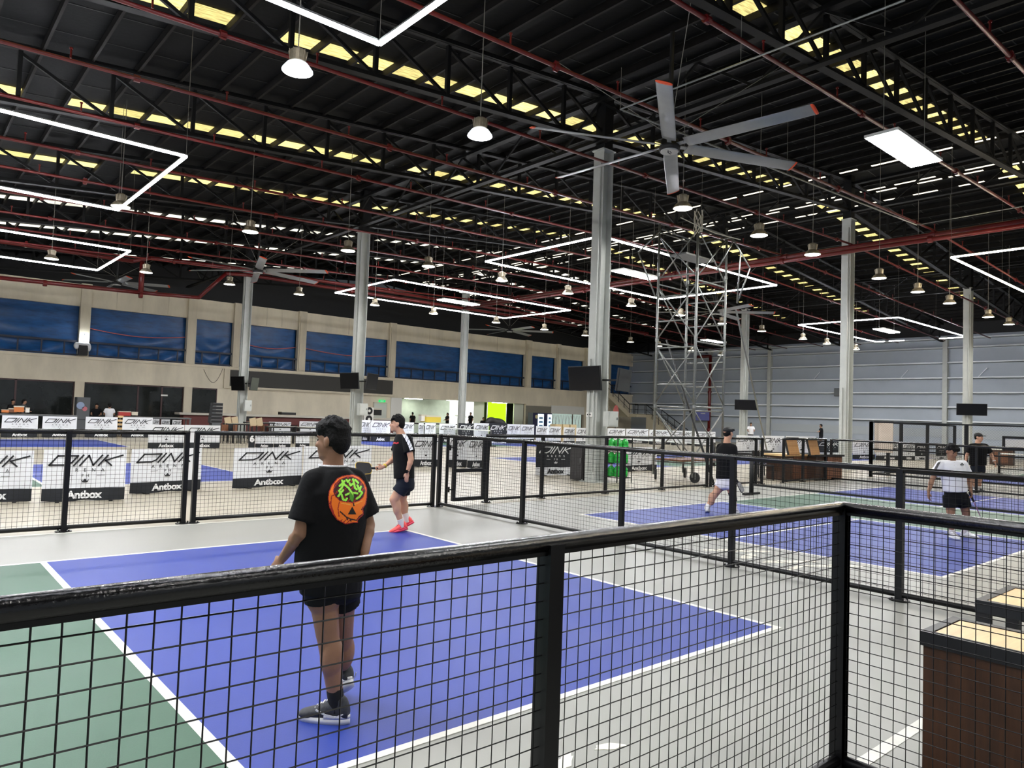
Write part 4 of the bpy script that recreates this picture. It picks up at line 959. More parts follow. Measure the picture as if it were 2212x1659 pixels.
t = thing('bar_counter', 'long bar counter with grey top and maroon front along the tan wall', 'counter', (20, 43.6, 0)); q0, q1 = onY(385, 900, 43.6).x, onY(853, 905, 43.6).x
b = MB(); b.box((q0, 43.4, 1.12), (q1, 44.4, 1.25)); b.build('bar_top', mat('grey stone top', (190, 184, 172), .4), t); b = MB(); b.box((q0+.3, 43.6, 0), (q1-.1, 44.3, 1.12)); b.build('bar_front', mat('maroon bar front', (92, 38, 34), .6), t)
for (u, v, lb, nm, m_, wd, h) in ((620, 896, 'flat black box on the bar counter', 'flat_box', blackm, 1.0, .2), (540, 909, 'black monitor box beside the slim column', 'monitor_box', blackm, .55, .4), (812, 897, 'dark display on the bar counter near the pale door', 'counter_display', blackm, .7, .5), (517, 903, 'small green bottle on the bar counter', 'green_bottle', mat('green glass', (30, 130, 60), .3), .16, .3)):
    small_box(nm, lb, u, v, 43.7, wd, h, m_, 'bottle' if 'bottle' in nm else 'box')
q = onY(789, 905, 43.5); t = thing('washing_unit', 'white unit with two round black drums behind the bar counter', 'appliance', (q.x, 43.5, 0)); b = MB(); b.box((q.x-.38, 43.0, 0), (q.x+.38, 43.5, 2.0)); b.build('cabinet', white_paint, t)
for z in (1.15, 1.75): b = MB(); b.lathe((0, 0, 0), [(.27, 0), (.27, .02), (.2, .03)], 20); o = link('drum_door', b.mesh('drum_door', blackm), t); o.location = (0, -.52, z); o.rotation_euler = (PI/2, 0, 0); b = MB(); b.lathe((0, 0, 0), [(.1, .03), (.1, .04)], 16); o2 = link('drum_glass', b.mesh('drum_glass', white_paint), o)
# tables and folded chairs in the far seating area
def chair(label, x, y, rot, m, group):
    t = thing('stool_chair', label, 'chair', (x, y, 0), group); c_, s_ = math.cos(rot), math.sin(rot)
    def R(a, b_, z): return V((x+a*c_-b_*s_, y+a*s_+b_*c_, z))
    ax, ay = V((c_, s_, 0)), V((-s_, c_, 0))
    b = MB(); b.obox(R(0, 0, .45), ax, ay, UZ, .21, .21, .02); b.build('seat', m, t); b = MB(); b.obox(R(0, .2, .7), ax, ay, UZ, .2, .015, .17); b.build('backrest', m, t)
    for i in (-1, 1):
        for j in (-1, 1): b = MB(); b.bar(R(i*.18, j*.18, 0), R(i*.18, j*.18, .9 if j > 0 else .45), .03); b.build('leg', blackm, t)
k = 0
for (u, v, Yp, lb) in ((520, 915, 33, 'pale topped table left of the six sign'), (560, 912, 36, 'pale table further back near the slim column'), (610, 921, 31, 'black framed low table right of the six sign'), (670, 923, 30.5, 'black framed table next to the pumpkin shirt player head')):
    q = onY(u, v, Yp); table(lb, q.x-.75, q.x+.75, Yp-.35, Yp+.35, max(.72, q.z), cream, blackm, group='far tables')
for i, (u, v, Yp, lb) in enumerate(((488, 935, 31, 'dark chair under the pale tables, leftmost'), (503, 935, 31.4, 'dark chair under the pale tables, second'), (517, 935, 30.8, 'dark chair under the pale tables, third'), (528, 935, 31.3, 'dark chair nearest the six sign'), (575, 925, 33, 'dark chair behind the six sign'), (640, 928, 32, 'dark chair between the low tables'))):
    q = onY(u, v, Yp); chair(lb, q.x, Yp, .4*i, (wood_mid, blackm)[i % 2], 'far seating chairs')
for i, (u, v, Yp) in enumerate(((492, 915, 33), (507, 914, 34), (546, 917, 32), (560, 917, 32.2), (700, 922, 31))):
    q = onY(u, v, Yp); t = thing('menu_stand', 'small tilted cardboard menu stand on the far tables, %s from the left' % ORD[i], 'sign', (q.x, Yp, q.z), 'menu stands'); b = MB(); b.obox((q.x, Yp, q.z+.12), V((.95, .1, .2)).normalized(), V((0, 1, 0)), V((-.2, 0, .95)).normalized(), .16, .03, .2); b.build('card', mat('card brown', (176, 158, 128), .8), t); b = MB(); b.box((q.x-.12, Yp-.06, q.z-.09), (q.x+.12, Yp+.06, q.z-.06)); b.build('foot', wood_mid, t)
# shelf-like things behind the centre banners
small_box('yellow_bag', 'yellow bag on the centre counter beneath the alcove', 930, 912, 38, 1.2, .45, mat('yellow bag', (214, 190, 70), .6), 'bag'); small_box('picture_frame', 'small white framed card on the centre counter', 915, 910, 38, .6, .45, white_paint, 'frame')
q = onY(1070, 916, 33); t = thing('black_bag', 'heap of black bags behind the number two banner', 'bag', q); b = MB(); b.ell(q+V((0, 0, .1)), (.85, .3, .3), 14, 8); b.ell(q+V((-.35, 0, .2)), (.4, .3, .25), 12, 8); b.ell(q+V((.4, 0, .02)), (.5, .3, .2), 12, 8); b.tube(q+V((-.6, 0, -.9)), q+V((.6, 0, -.9)), .28, 10); b.tube(q+V((0, 0, -.95)), q+V((0, 0, .1)), .3, 12); blob(b, 'bag_body', blackm, t, .06, 3)
t = table('centre counter under the lit alcove carrying small goods', onY(900, 920, 37.5).x, onY(985, 920, 37.5).x, 37.2, 38.4, 1.05, cream, blackm, 'counter')
for i, u in enumerate((1200, 1216, 1232)):
    q = onY(u, 922, 36); t = thing('cardboard_stack', 'stack of pale cartons before the curtained window, %s' % ORD[i], 'box', (q.x, 36, 0), 'carton stacks')
    for k in range(3): b = MB(); z = .42*k; b.box((q.x-.34+.03*k, 35.7, z), (q.x+.34+.02*k, 36.3, z+.4)); b.build('carton', mat('carton', (206, 186, 146), .8), t)
q = onX(1336, 905, 16.0)
t = thing('red_sign', 'tilted red round sign right of the nearest column, far back', 'sign', onY(1330, 893, 40)); p0 = onY(1330, 893, 40); b = MB(); b.lathe((0, 0, 0), [(.75, 0), (.75, .05)], 20); o = link('disc', b.mesh('disc', mat('pale red sign', (222, 120, 116), .5)), t); o.rotation_euler = (PI/2, .3, .4); b = MB(); b.tube((p0.x, 40, 0), (p0.x, 40, p0.z-.5), .04, 8); b.build('pole', alum, t)
# cabinet, green rack and note at the nearest column
t = thing('dark_cabinet', 'dark floor cabinet standing left of the nearest tall column', 'cabinet', (13.6, 10.95, 0)); b = MB(); b.box((13.35, 10.7, .02), (13.95, 11.2, 1.05)); b.build('body', mat('dark cabinet', (44, 42, 42), .5), t); b = MB(); b.box((13.325, 10.73, .06), (13.35, 11.17, 1.0)); d = b.build('door', mat('dark cabinet', (44, 42, 42), .5), t); b = MB(); b.box((13.3, 10.76, .5), (13.325, 10.79, .65)); b.build('handle', alum, d)
t = thing('bottle_rack', 'black wire rack full of green bottles right of the nearest column', 'rack', (14.1, 10.2, 0)); gg = mat('green water bottle', (40, 176, 66), .15, spec=.7)
for (x, y) in ((13.95, 10.5), (14.45, 10.4), (13.95, 9.98), (14.45, 9.88)): b = MB(); b.tube((x, y, 0), (x, y, 1.25), .015, 6); b.build('upright', blackm, t)
for z in (.14, .52, .9): b = MB(); b.path([(13.95, 10.5, z), (14.45, 10.4, z), (14.45, 9.88, z), (13.95, 9.98, z), (13.95, 10.5, z)], .012, 5); b.build('shelf', blackm, t)
n = 0
for z in (.16, .54, .92):
    for (x, y) in ((14.07, 10.3), (14.3, 10.26), (14.09, 10.08), (14.32, 10.04)):
        n += 1; g = thing('water_bottle', 'green bottle on the black wire rack, %s shelf, %s' % ({.16: 'bottom', .54: 'middle', .92: 'top'}[z], ('back left', 'back right', 'front left', 'front right')[(n-1) % 4]), 'bottle', (x, y, z), 'green bottles in the rack')
        b = MB(); b.lathe((x, y, z), [(.09, .0), (.105, .03), (.105, .1), (.095, .12), (.105, .14), (.105, .22), (.04, .29), (.035, .31)], 14); b.build('bottle', gg, g, True); b = MB(); b.lathe((x, y, z), [(.04, .3), (.04, .34)], 10); b.build('cap', white_paint, g)
t = thing('notice', 'small white notice on the nearest tall column', 'notice', (13.33, 10.5, 1.85)); b = MB(); b.box((13.32, 10.4, 1.8), (13.335, 10.62, 1.92)); b.build('paper', white_paint, t); b = MB(); b.box((13.315, 10.45, 1.84), (13.32, 10.5, 1.88)); b.box((13.315, 10.53, 1.84), (13.32, 10.58, 1.88)); b.build('print', ink, t)
# counters at the second court's end
for i, (u0, u1, lb) in enumerate(((1690, 1742, 'brown wooden counter left of two behind the second court'), (1762, 1818, 'brown wooden counter right of two behind the second court'))):
    A, B = G(u0, 1038), G(u1, 1036); x0, y0 = A.x, B.y; t = thing('score_counter', lb, 'counter', A, 'brown counters')
    d = (B-A); L = d.length; ax = d.normalized(); ay = V((-ax.y, ax.x, 0)); c = (A+B)/2+ay*.3
    b = MB(); b.obox(c+UZ*.4, ax, ay, UZ, L/2, .3, .38); b.build('carcass', wood_dark, t); b = MB(); b.obox(c+UZ*.8, ax, ay, UZ, L/2+.06, .36, .03); b.build('counter_top', wood_top if i == 0 else blackm, t)
    b = MB(); b.obox(c+UZ*.4-ay*.31+ax*L*.2, ax, ay, UZ, L*.28, .012, .36); b.build('door', wood_mid, t); b = MB()
    for q in (-1, 1): b.obox(c+ax*(q*L*.45)+UZ*.02, ax, ay, UZ, .03, .3, .02)
    b.build('foot', blackm, t)
for i, (u0, u1) in enumerate(((1697, 1722), (1744, 1766))):
    A, B = G(u0, 1038), G(u1, 1037); q0 = (A+B)/2; z0 = .84; t = thing('tilted_board', 'tilted wooden board on the brown counters, %s one' % ('left' if i == 0 else 'right'), 'board', q0+UZ*z0, 'tilted boards')
    ax = (B-A).normalized(); up = (UZ+FH*.35-ax*.18).normalized(); nn = ax.cross(up).normalized(); b = MB(); b.obox(q0+UZ*(z0+.24), ax, nn, up, (B-A).length/2, .015, .27); b.build('board_face', mat('tan board', (186, 136, 82), .6), t)
    b = MB(); b.obox(q0+UZ*(z0+.24)+nn*.012-ax*((B-A).length/2), ax, nn, up, .03, .02, .28); b.obox(q0+UZ*(z0+.5)+nn*.012, ax, nn, up, (B-A).length/2, .02, .03); b.build('dark_edge', blackm, t)
for i, (u, v) in enumerate(((1643, 1033), (1656, 1036), (1668, 1028))):
    q = G(u, v); chair('black metal chair left of the brown counters, %s' % ORD[i], q.x, q.y, .6*i, blackm, 'chairs beside the counters')
q = G(1665, 1030); table('black steel table left of the brown counters', q.x-.9, q.x+.6, q.y+.2, q.y+.9, .78, blackm, blackm)
A, B = G(2140, 1003), G(2190, 1006); t = thing('score_counter', 'brown counter behind the cap player inside the far right cage', 'counter', A, 'brown counters'); c = (A+B)/2; ax = (B-A).normalized(); ay = V((-ax.y, ax.x, 0))
b = MB(); b.obox(c+UZ*.42, ax, ay, UZ, (B-A).length/2, .35, .4); b.build('carcass', wood_dark, t); b = MB(); b.obox(c+UZ*.84, ax, ay, UZ, (B-A).length*.8, .4, .025); b.build('counter_top', white_paint, t); b = MB(); b.obox(c+UZ*.42-ay*.36, ax, ay, UZ, (B-A).length*.3, .01, .3); b.build('door', wood_mid, t)
q = onX(2195, 960, 30); t = thing('small_monitor', 'small dark monitor frame on the brown counter in the cage', 'monitor', q); b = MB()
ax = RH; b.obox(q+UZ*.25, ax, FH, UZ, .5, .03, .04); b.obox(q-UZ*.2, ax, FH, UZ, .5, .03, .04); b.obox(q-ax*.46, ax, FH, UZ, .04, .03, .25); b.obox(q+ax*.46, ax, FH, UZ, .04, .03, .25); b.build('bezel', blackm, t); b = MB(); b.obox(q+FH*.01, ax, FH, UZ, .44, .01, .22); b.build('display', white_paint, t)
A = onX(1909, 945, 26.3); t = thing('cream_board', 'cream board hung in the far right cage', 'board', A); b = MB(); b.obox(A, V((0, -1, 0)), V((1, 0, 0)), UZ, .32, .02, .55); b.build('face', mat('cream board', (216, 200, 184), .7), t); b = MB(); b.obox(A+UZ*.57, V((0, -1, 0)), V((1, 0, 0)), UZ, .34, .03, .02); b.build('hanger', blackm, t)
t = thing('purple_poster', 'small purple lit poster on the grey end wall behind the scaffold', 'poster', onX(1518, 897, 57.9)); q = onX(1518, 897, 57.9); b = MB(); b.box((57.86, q.y-.75, q.z-.5), (57.9, q.y+.75, q.z+.3)); b.build('face', mat('purple poster', (108, 112, 176), .5), t); b = MB(); b.box((57.84, q.y-.3, q.z+.12), (57.86, q.y+.2, q.z+.2)); b.build('print', white_paint, t)

# ================================================================== SCAFFOLD TOWER
t = thing('scaffold_tower', 'tall aluminium rolling scaffold tower right of the nearest column', 'scaffold', (17, 9.8, 0))
PA, PB_, PC, PD = V((16.15, 10.45, 0)), V((16.28, 9.15, 0)), V((17.85, 9.2, 0)), V((17.7, 10.5, 0))
tops = {0: 7.75, 1: 7.95, 2: 7.75, 3: 7.6}
for i, q in enumerate((PA, PB_, PC, PD)):
    b = MB(); b.tube(q+UZ*.26, q+UZ*tops[i], .036 if i != 1 else .042, 8); b.build('upright', alum, t, True)
    for z in (2.2, 4.2, 6.2): b = MB(); b.tube(q+UZ*(z-.05), q+UZ*(z+.05), .052, 8); b.build('collar', alum, t)
    b = MB(); b.lathe((0, 0, 0), [(.13, -.03), (.155, -.03), (.155, .03), (.13, .03)], 20); m_ = b.mesh('caster_wheel', blackm); o = link('caster_wheel', m_, t); o.location = q-ORG[t.name]+V((.05, -.05, .155)); o.rotation_euler = (PI/2, 0, .6+i)
    b = MB(); b.lathe((0, 0, 0), [(.1, -.012), (.13, -.012), (.13, .012), (.1, .012)], 16)
    for k in range(3): a = k*PI/3; b.bar((.12*math.cos(a), .12*math.sin(a), 0), (-.12*math.cos(a), -.12*math.sin(a), 0), .025)
    link('spokes', b.mesh('spokes', plastic_gray), o)
    b = MB(); b.tube(q+UZ*.15, q+UZ*.32, .03, 8); b.obox(q+V((.05, -.05, .2)), RH, FH, UZ, .02, .06, .1); b.build('caster_fork', alum, t)
def rung(a, c, z, r=.022): b = MB(); b.tube(a+UZ*z, c+UZ*z, r, 7); b.build('rung', alum, t, True)
for z in (.55, 2.1, 2.85, 3.6, 3.95, 4.75, 5.5, 6.1): rung(PA, PB_, z); rung(PD, PC, z)
for z in (.6, 2.2, 4.1, 5.9, 7.5): rung(PB_, PC, z, .026); rung(PA, PD, z, .022)
def brace(a, za, c, zc): b = MB(); b.tube(a+UZ*za, c+UZ*zc, .02, 7); b.build('diagonal_brace', alum, t, True)
for (za, zc) in ((.7, 2.1), (2.3, 4.0), (4.2, 5.8), (6.0, 7.4)):
    brace(PA, za, PB_, zc); brace(PB_, za, PA, zc); brace(PB_, za, PC, zc); brace(PC, za, PB_, zc); brace(PA, zc, PD, za)
b = MB(); b.obox((PA+PC)/2+UZ*6.75, V((1, 0, 0)), V((0, 1, 0)), UZ, .75, .3, .025); b.build('platform', alum, t)
for k in range(4): b = MB(); b.obox((PA+PC)/2+UZ*.62+V((0, -.36+.24*k, 0)), V((1, 0, 0)), V((0, 1, 0)), UZ, .95, .1, .025); b.build('lower_plank', wood_mid, t)
for (s_, e_, r) in (((1590, 670), (1665, 988), .03), ((1440, 735), (1545, 1030), .03)):   # raking outriggers
    a = atD(s_[0], s_[1], depth(PC) if s_[0] > 1500 else depth(PD)); q = G(e_[0], e_[1]+24); b = MB(); b.tube(a, q, r, 8); b.build('outrigger', alum if s_[0] > 1500 else blackm, t, True)
for (a, c) in (((1425, 500), (1379, 545)), ((1379, 545), (1415, 640)), ((1585, 520), (1548, 585)), ((1600, 545), (1592, 655)), ((1583, 515), (1620, 580)), ((1620, 580), (1592, 655)), ((1430, 495), (1515, 527)), ((1515, 527), (1580, 512))):
    b = MB(); d_ = depth((PA+PC)/2); b.tube(atD(a[0], a[1], d_-.3), atD(c[0], c[1], d_-.1), .024, 7); b.build('guard_tube', alum, t, True)
ropem = mat('pale rope', (206, 200, 184), .8)
t2 = thing('rope_bundle', 'bundle of pale rope tied to the top of the scaffold tower', 'rope', PB_+UZ*7.6); q = PB_+UZ*7.55; b = MB()
for k in range(7):
    a = k*.9; pts = [q+V((.12*math.cos(a+s*.7)*(1+.2*math.sin(s)), .12*math.sin(a+s*.7), .28*math.cos(s*1.05)+.04*k-.1)) for s in range(7)]; b.path(pts, .014, 5)
b.build('coil', ropem, t2)
t2 = thing('scaffold_rope', 'white rope stretched over the scaffold tower top', 'rope', PB_+UZ*7.8); b = MB(); d_ = depth(PB_); b.path([atD(1470, 470, d_), atD(1512, 490, d_), atD(1545, 504, d_), atD(1600, 518, d_)], .014, 5); b.build('rope', ropem, t2)

# ================================================================== PEOPLE
tee = mat('black tee cotton', (13, 13, 15), .85, spec=.2, bump=(14, .35)); tee2 = mat('charcoal tee', (62, 64, 66), .85, bump=(14, .3))
white_tee = mat('white shirt cotton', (226, 226, 230), .8, bump=(14, .35)); shortm = mat('dark navy shorts', (24, 29, 40), .8, spec=.2, bump=(16, .3)); shorts_black = mat('black shorts', (13, 14, 17), .8, spec=.2, bump=(16, .3)); shorts_white = mat('white shorts', (226, 224, 228), .8, bump=(16, .3))
sock_b = mat('black sock', (22, 22, 24), .9); sock_w = mat('white sock', (222, 216, 212), .9)
shoe_sole = mat('white shoe sole', (226, 226, 224), .6); shoe_dark = mat('dark shoe mesh', (52, 54, 58), .7, noise=(60, .3)); shoe_grey = mat('grey shoe heel', (128, 126, 122), .7); coral = mat('coral shoe', (244, 88, 84), .55); coral2 = mat('deep coral sole', (226, 64, 92), .5); shoe_white = mat('white shoe', (228, 228, 230), .6)
eyem = mat('dark eye', (24, 18, 16), .2); lipm = mat('lip', (142, 98, 80), .5)
def nrm(v): return V(v).normalized()
def head(mb, c, f, u, s):
    x = f.cross(u).normalized(); u = x.cross(f).normalized(); E = lambda a, b_, d: c+x*(a*s)+f*(b_*s)+u*(d*s)
    A3 = (x, f, u)
    def el(p, r, n=14, k=9): mb.ell(E(*p), tuple(q*s for q in r), n, k, A3)
    el((0, -.012, .032), (.073, .092, .088), 20, 12); el((0, .022, -.03), (.06, .066, .078), 18, 10)
    el((0, .058, -.088), (.032, .026, .024)); el((0, .02, -.075), (.052, .052, .035))
    el((0, .078, .028), (.046, .014, .012)); el((.036, .066, -.018), (.02, .016, .022)); el((-.036, .066, -.018), (.02, .016, .022))
    mb.tube(E(0, .082, .018), E(0, .104, -.026), .008*s, 8, .013*s); el((0, .101, -.028), (.015, .012, .01))
    el((0, .084, -.054), (.023, .01, .006)); el((0, .082, -.064), (.02, .01, .007))
    for q in (-1, 1): el((q*.076, -.008, -.006), (.008, .02, .031)); el((q*.082, -.014, .004), (.006, .016, .022)); el((q*.078, -.002, -.03), (.006, .009, .011))
    return E, A3, u
def hand(mb, wr, d, nrm_, s, curl=.35, thumb=1):
    """palm and five fingers from the wrist along d; nrm_ = direction the palm faces"""
    d = nrm(d); n = V(nrm_); n = (n-d*n.dot(d)).normalized(); x = d.cross(n).normalized()*thumb
    k = s
    mb.ell(wr+d*(.045*k), (.04*k, .05*k, .016*k), 12, 8, (x, d, n))
    for i, (o, L) in enumerate(((.028, .070), (.010, .078), (-.009, .072), (-.026, .056))):
        p = wr+d*(.082*k)+x*(o*k); dd = d.copy(); r = .0088*k
        for j, f in enumerate((.45, .32, .23)):
            a = curl*(j+.6); dj = (d*math.cos(a)+n*math.sin(a)).normalized(); q = p+dj*(L*f*k); mb.tube(p, q, r, 8, r*.93); mb.ell(q, (r*.95,)*3, 8, 6); p = q; r *= .93
    p = wr+d*(.03*k)+x*(.034*k); dt = (d*.75+x*.5+n*.35).normalized(); q = p+dt*(.034*k); mb.tube(p, q, .011*k, 8, .01*k); mb.ell(q, (.01*k,)*3, 8, 6)
    dt2 = (d*.85+n*.5+x*.05).normalized(); q2 = q+dt2*(.03*k); mb.tube(q, q2, .01*k, 8, .008*k); mb.ell(q2, (.008*k,)*3, 8, 6)
def limb(mb, p, r0, q, r1, n=14): mb.tube(p, q, r0, n, r1); mb.ell(p, (r0,)*3, n, 8); mb.ell(q, (r1,)*3, n, 8)
def shoe(root, ank, toe_dir, upm, solem, s=1.0, tilt=0.0, up=UZ, stripe=None, L=.27):
    """ank = ankle centre; sole lies about .085 below it; tilt lifts the heel"""
    d = nrm((toe_dir[0], toe_dir[1], 0)); x = d.cross(UZ).normalized(); d = (d*math.cos(tilt)-UZ*math.sin(tilt)).normalized(); u = x.cross(d).normalized()
    E = lambda a, b_, c_: ank+x*(a*s)+d*(b_*s)+u*(c_*s)
    b = MB(); rings = []
    for (y, wd, h, z) in ((-.068, .026, .03, -.04), (-.05, .036, .055, -.02), (0, .04, .06, -.015), (.05, .043, .05, -.035), (.1, .047, .036, -.05), (.15, .046, .028, -.058), (.185, .034, .02, -.062), (.2, .015, .01, -.064)): rings.append((E(0, y, z), x, u, wd*s, h*s))
    b.loft(rings, 18); b.ell(E(0, -.01, .02), (.038*s, .045*s, .03*s), 12, 8, (x, d, u)); o = blob(b, 'shoe', upm, root, .007*s if s > .9 else .012, 2)
    b = MB(); pts = []
    for k in range(26):
        a = 2*PI*k/26; yy = math.cos(a); xx = math.sin(a); wd = .044+.008*max(0, yy); pts.append((xx*wd*s, (.066+.142*yy)*s))
    lo = -.094; b.prism(pts, ank+u*(lo*s), x, d, u*(.032*s)); b.prism([(p[0]*1.03, p[1]*1.0-(.0)) for p in pts if p[1] < .06*s], ank+u*(lo*s+.03*s), x, d, u*(.016*s)); b.build('sole', solem, o, True)
    if stripe is not None:
        b = MB()
        for q in (-1, 1):
            pl = [(-.055, -.03), (-.01, -.05), (.04, -.042), (.09, -.02)]
            for (a, c2), w_ in zip(zip(pl, pl[1:]), (.006, .012, .009)):
                for z in (0,): b.bar(E(q*.046, a[0], a[1]), E(q*.05, c2[0], c2[1]), .003, w_*s)
        b.build('side_stripe', stripe, o)
    b = MB()
    for k in range(4): b.bar(E(-.022, .045+.02*k, .018-.013*k), E(.022, .05+.02*k, .018-.013*k), .006*s, .004*s)
    b.build('laces', blackm if upm is not shoe_dark else white_paint, o)
    return o
def person(name_label, J, sk, top, bottom, shoes, hair='short', vox=.012, voxc=.014, hs=1.0, sleeve=.62, socks=sock_b, girth=1.0, hands=True, short_len=.75, cap=None, long_hair=False, seed=1, hem=None, shorts_r=.105, top_r=(.2, .135), legg=1.08):
    """J: joints in world space: hc, hf, hu, neck, shR, shL, elR, elL, wrR, wrL, hdR, hdL, hipR, hipL, knR, knL, anR, anL, toR, toL, F (facing), base"""
    rnd = random.Random(seed); base = V(J['base']); t = thing('person', name_label, 'person', base)
    F = nrm(J['F']); Rt = F.cross(UZ).normalized(); g = girth
    shc = (J['shR']+J['shL'])/2; hpc = (J['hipR']+J['hipL'])/2; ax = nrm(J['shR']-J['shL']); hx = nrm(J['hipR']-J['hipL'])
    spine = nrm(shc-hpc); fy = nrm(UZ.cross(ax)); 
    if fy.dot(F) < 0: fy = -fy
    b = MB(); E, A3, hu = head(b, J['hc'], nrm(J['hf']), nrm(J['hu']), hs)
    b.tube(J['neck']-spine*.03, J['hc']-hu*(.045*hs)-nrm(J['hf'])*(.015*hs), .062*hs*g, 16, .052*hs)
    sw = (J['shR']-J['shL']).length/2
    rings = [(hpc-spine*.09, hx, fy, .12*g, .09*g), (hpc, hx, fy, .155*g, .11*g), (hpc.lerp(shc, .35), ax, fy, .135*g, .1*g), (hpc.lerp(shc, .7), ax, fy, .16*g, .115*g), (hpc.lerp(shc, .93), ax, fy, sw*.9, .095*g), (shc+spine*.045, ax, fy, sw*.55, .065*g), (J['neck'], ax, fy, .06*g, .06*g)]
    b.loft(rings, 22)
    for sd in 'RL':
        sh, el, wr = J['sh'+sd], J['el'+sd], J['wr'+sd]
        limb(b, sh, .056*g, el, .041*g); limb(b, el, .042*g, wr, .027*g); b.ell(el.lerp(wr, .28), (.044*g,)*3, 12, 8)
        if hands:
            hd = nrm(J['hd'+sd]); inw = -ax if sd == 'R' else ax; hand(b, wr, hd, J.get('palm'+sd, inw), 1.0*hs, J.get('curl'+sd, .4), J.get('th'+sd, 1 if sd == 'R' else -1))
        else: b.ell(wr+nrm(J['hd'+sd])*.08, (.035, .035, .09), 10, 8, (ax, fy, nrm(J['hd'+sd])))
        hp, kn, an = J['hip'+sd], J['kn'+sd], J['an'+sd]
        lg = g*legg; limb(b, hp, .088*g, kn, .056*lg); limb(b, kn, .054*lg, an, .036*lg); b.ell(hp.lerp(kn, .35), (.085*lg,)*3, 14, 8)
        cdir = nrm(UZ.cross(nrm(J['hipR']-J['hipL']))); cdir = cdir if cdir.dot(F) < 0 else -cdir
        c = kn.lerp(an, .3)+cdir*.014*g; b.ell(c, (.057*lg, .057*lg, .12*g), 14, 9)
        b.ell(an+nrm(J['to'+sd])*.05-UZ*.04, (.032, .032, .03), 10, 6)
    body = blob(b, 'body', sk, t, vox, 4 if vox > .01 else 5)
    # eyes and mouth
    if hs and vox <= .013:
        for q in (-1, 1):
            b = MB(); b.ell(E(q*.03, .073, .006), (.011*hs, .007*hs, .006*hs), 10, 6, A3); b.build('eye', eyem, t, True)
            b = MB(); b.bar(E(q*.014, .09, .03), E(q*.048, .078, .03), .008*hs, .007*hs); b.build('eyebrow', hairm, t)
        b = MB(); b.ell(E(0, .088, -.058), (.018*hs, .004*hs, .005*hs), 10, 6, A3); b.build('lips', lipm, t, True)
    # hair
    b = MB(); HE = E
    el = lambda p, r, n=16, k=10: b.ell(HE(*p), tuple(q*hs for q in r), n, k, A3)
    if cap is None or long_hair:
        el((0, -.022, .05), (.08, .09, .084), 20, 12); el((0, -.056, .008), (.068, .056, .085))
        if hair in ('short', 'bangs', 'mop'):
            for q in (-1, 1): el((q*.062, -.03, .02), (.018, .045, .05))
        if hair == 'bangs':
            for k in range(11):
                a = -.055+.011*k; b.tube(HE(a, .062, .09), HE(a*1.1-.004, .088+.004*rnd.random(), .035+.014*rnd.random()), .018*hs, 7, .007*hs)
        if hair == 'mop': el((0, .02, .075), (.085, .078, .06)); el((0, .05, .05), (.066, .035, .03))
        if hair == 'short': el((0, .034, .088), (.06, .05, .04))
        for k in range(150 if vox <= .01 else 60):
            th = rnd.uniform(0, 2*PI); ph = rnd.uniform(.05, 1.45); p = V((.078*math.sin(ph)*math.cos(th), -.018+.09*math.sin(ph)*math.sin(th), .05+.082*math.cos(ph)))
            if p.y > .045 and p.z < .06: continue
            q = p*1.0+V((p.x*.18+rnd.uniform(-.012, .012), .014+rnd.uniform(-.012, .016), .012+rnd.uniform(-.004, .012))); b.tube(HE(*p), HE(*q), .012*hs, 6, .004*hs)
        if long_hair: el((0, -.1, .01), (.035, .04, .05)); b.tube(HE(0, -.1, .02), HE(0, -.13, -.14), .03*hs, 10, .012*hs)
        blob(b, 'hair', hairm, t, .0065 if vox <= .01 else vox*.9, 1)
    else:
        el((0, -.05, .005), (.07, .05, .07)); 
        for q in (-1, 1): el((q*.068, -.025, .01), (.012, .04, .04))
        blob(b, 'hair', hairm, t, vox*.9, 1)
        b = MB(); b.ell(HE(0, -.01, .055), (.086*hs, .102*hs, .068*hs), 20, 10, A3)
        if cap == 'flat': b.ell(HE(0, .03, .075), (.088*hs, .1*hs, .036*hs), 18, 8, A3); b.ell(HE(0, .1, .052), (.06*hs, .05*hs, .012*hs), 14, 6, A3)
        else: b.ell(HE(0, .11, .045), (.066*hs, .075*hs, .011*hs), 16, 6, A3)
        blob(b, 'cap', cap if not isinstance(cap, str) else blackm, t, vox*.9, 2)
    # shirt: torso with flat hem, two sleeves
    hemp = hem if hem is not None else hpc-spine*.1; tr, ty = top_r
    b = MB(); rings = [(hemp, hx, fy, tr*.97*g, ty*1.02*g), (hemp.lerp(shc, .12), hx, fy, tr*.98*g, ty*1.03*g), (hemp.lerp(shc, .4), ax, fy, tr*.95*g, ty*1.0*g), (hemp.lerp(shc, .7), ax, fy, tr*.99*g, ty*1.05*g), (hemp.lerp(shc, .9), ax, fy, max(sw*1.08, tr*.98*g), ty*.95*g), (shc+spine*.03, ax, fy, sw*.98, ty*.72*g), (shc+spine*.065, ax, fy, sw*.62, ty*.6*g), (J['neck']-spine*.0, ax, fy, .078*g, .072*g)]
    b.loft(rings, 28)
    for sd in 'RL':
        sh, el_ = J['sh'+sd], J['el'+sd]; e = sh.lerp(el_, sleeve); b.ell(sh-spine*.0, (.07*g,)*3, 14, 9); b.tube(sh, e, .07*g, 18, J.get('slr', .082)*g); b.tube(J['neck']-spine*.045, sh+spine*.012, .058*g, 14, .06*g)
    shirt = blob(b, 'shirt', top, t, voxc, 4)
    # shorts
    b = MB(); rings = [(hpc+spine*.1, hx, fy, .18*g, .13*g), (hpc-spine*.02, hx, fy, .19*g, .138*g), (hpc-spine*.1, hx, fy, .185*g, .13*g), (hpc-spine*.14, hx, fy, .12*g, .09*g)]
    b.loft(rings, 24)
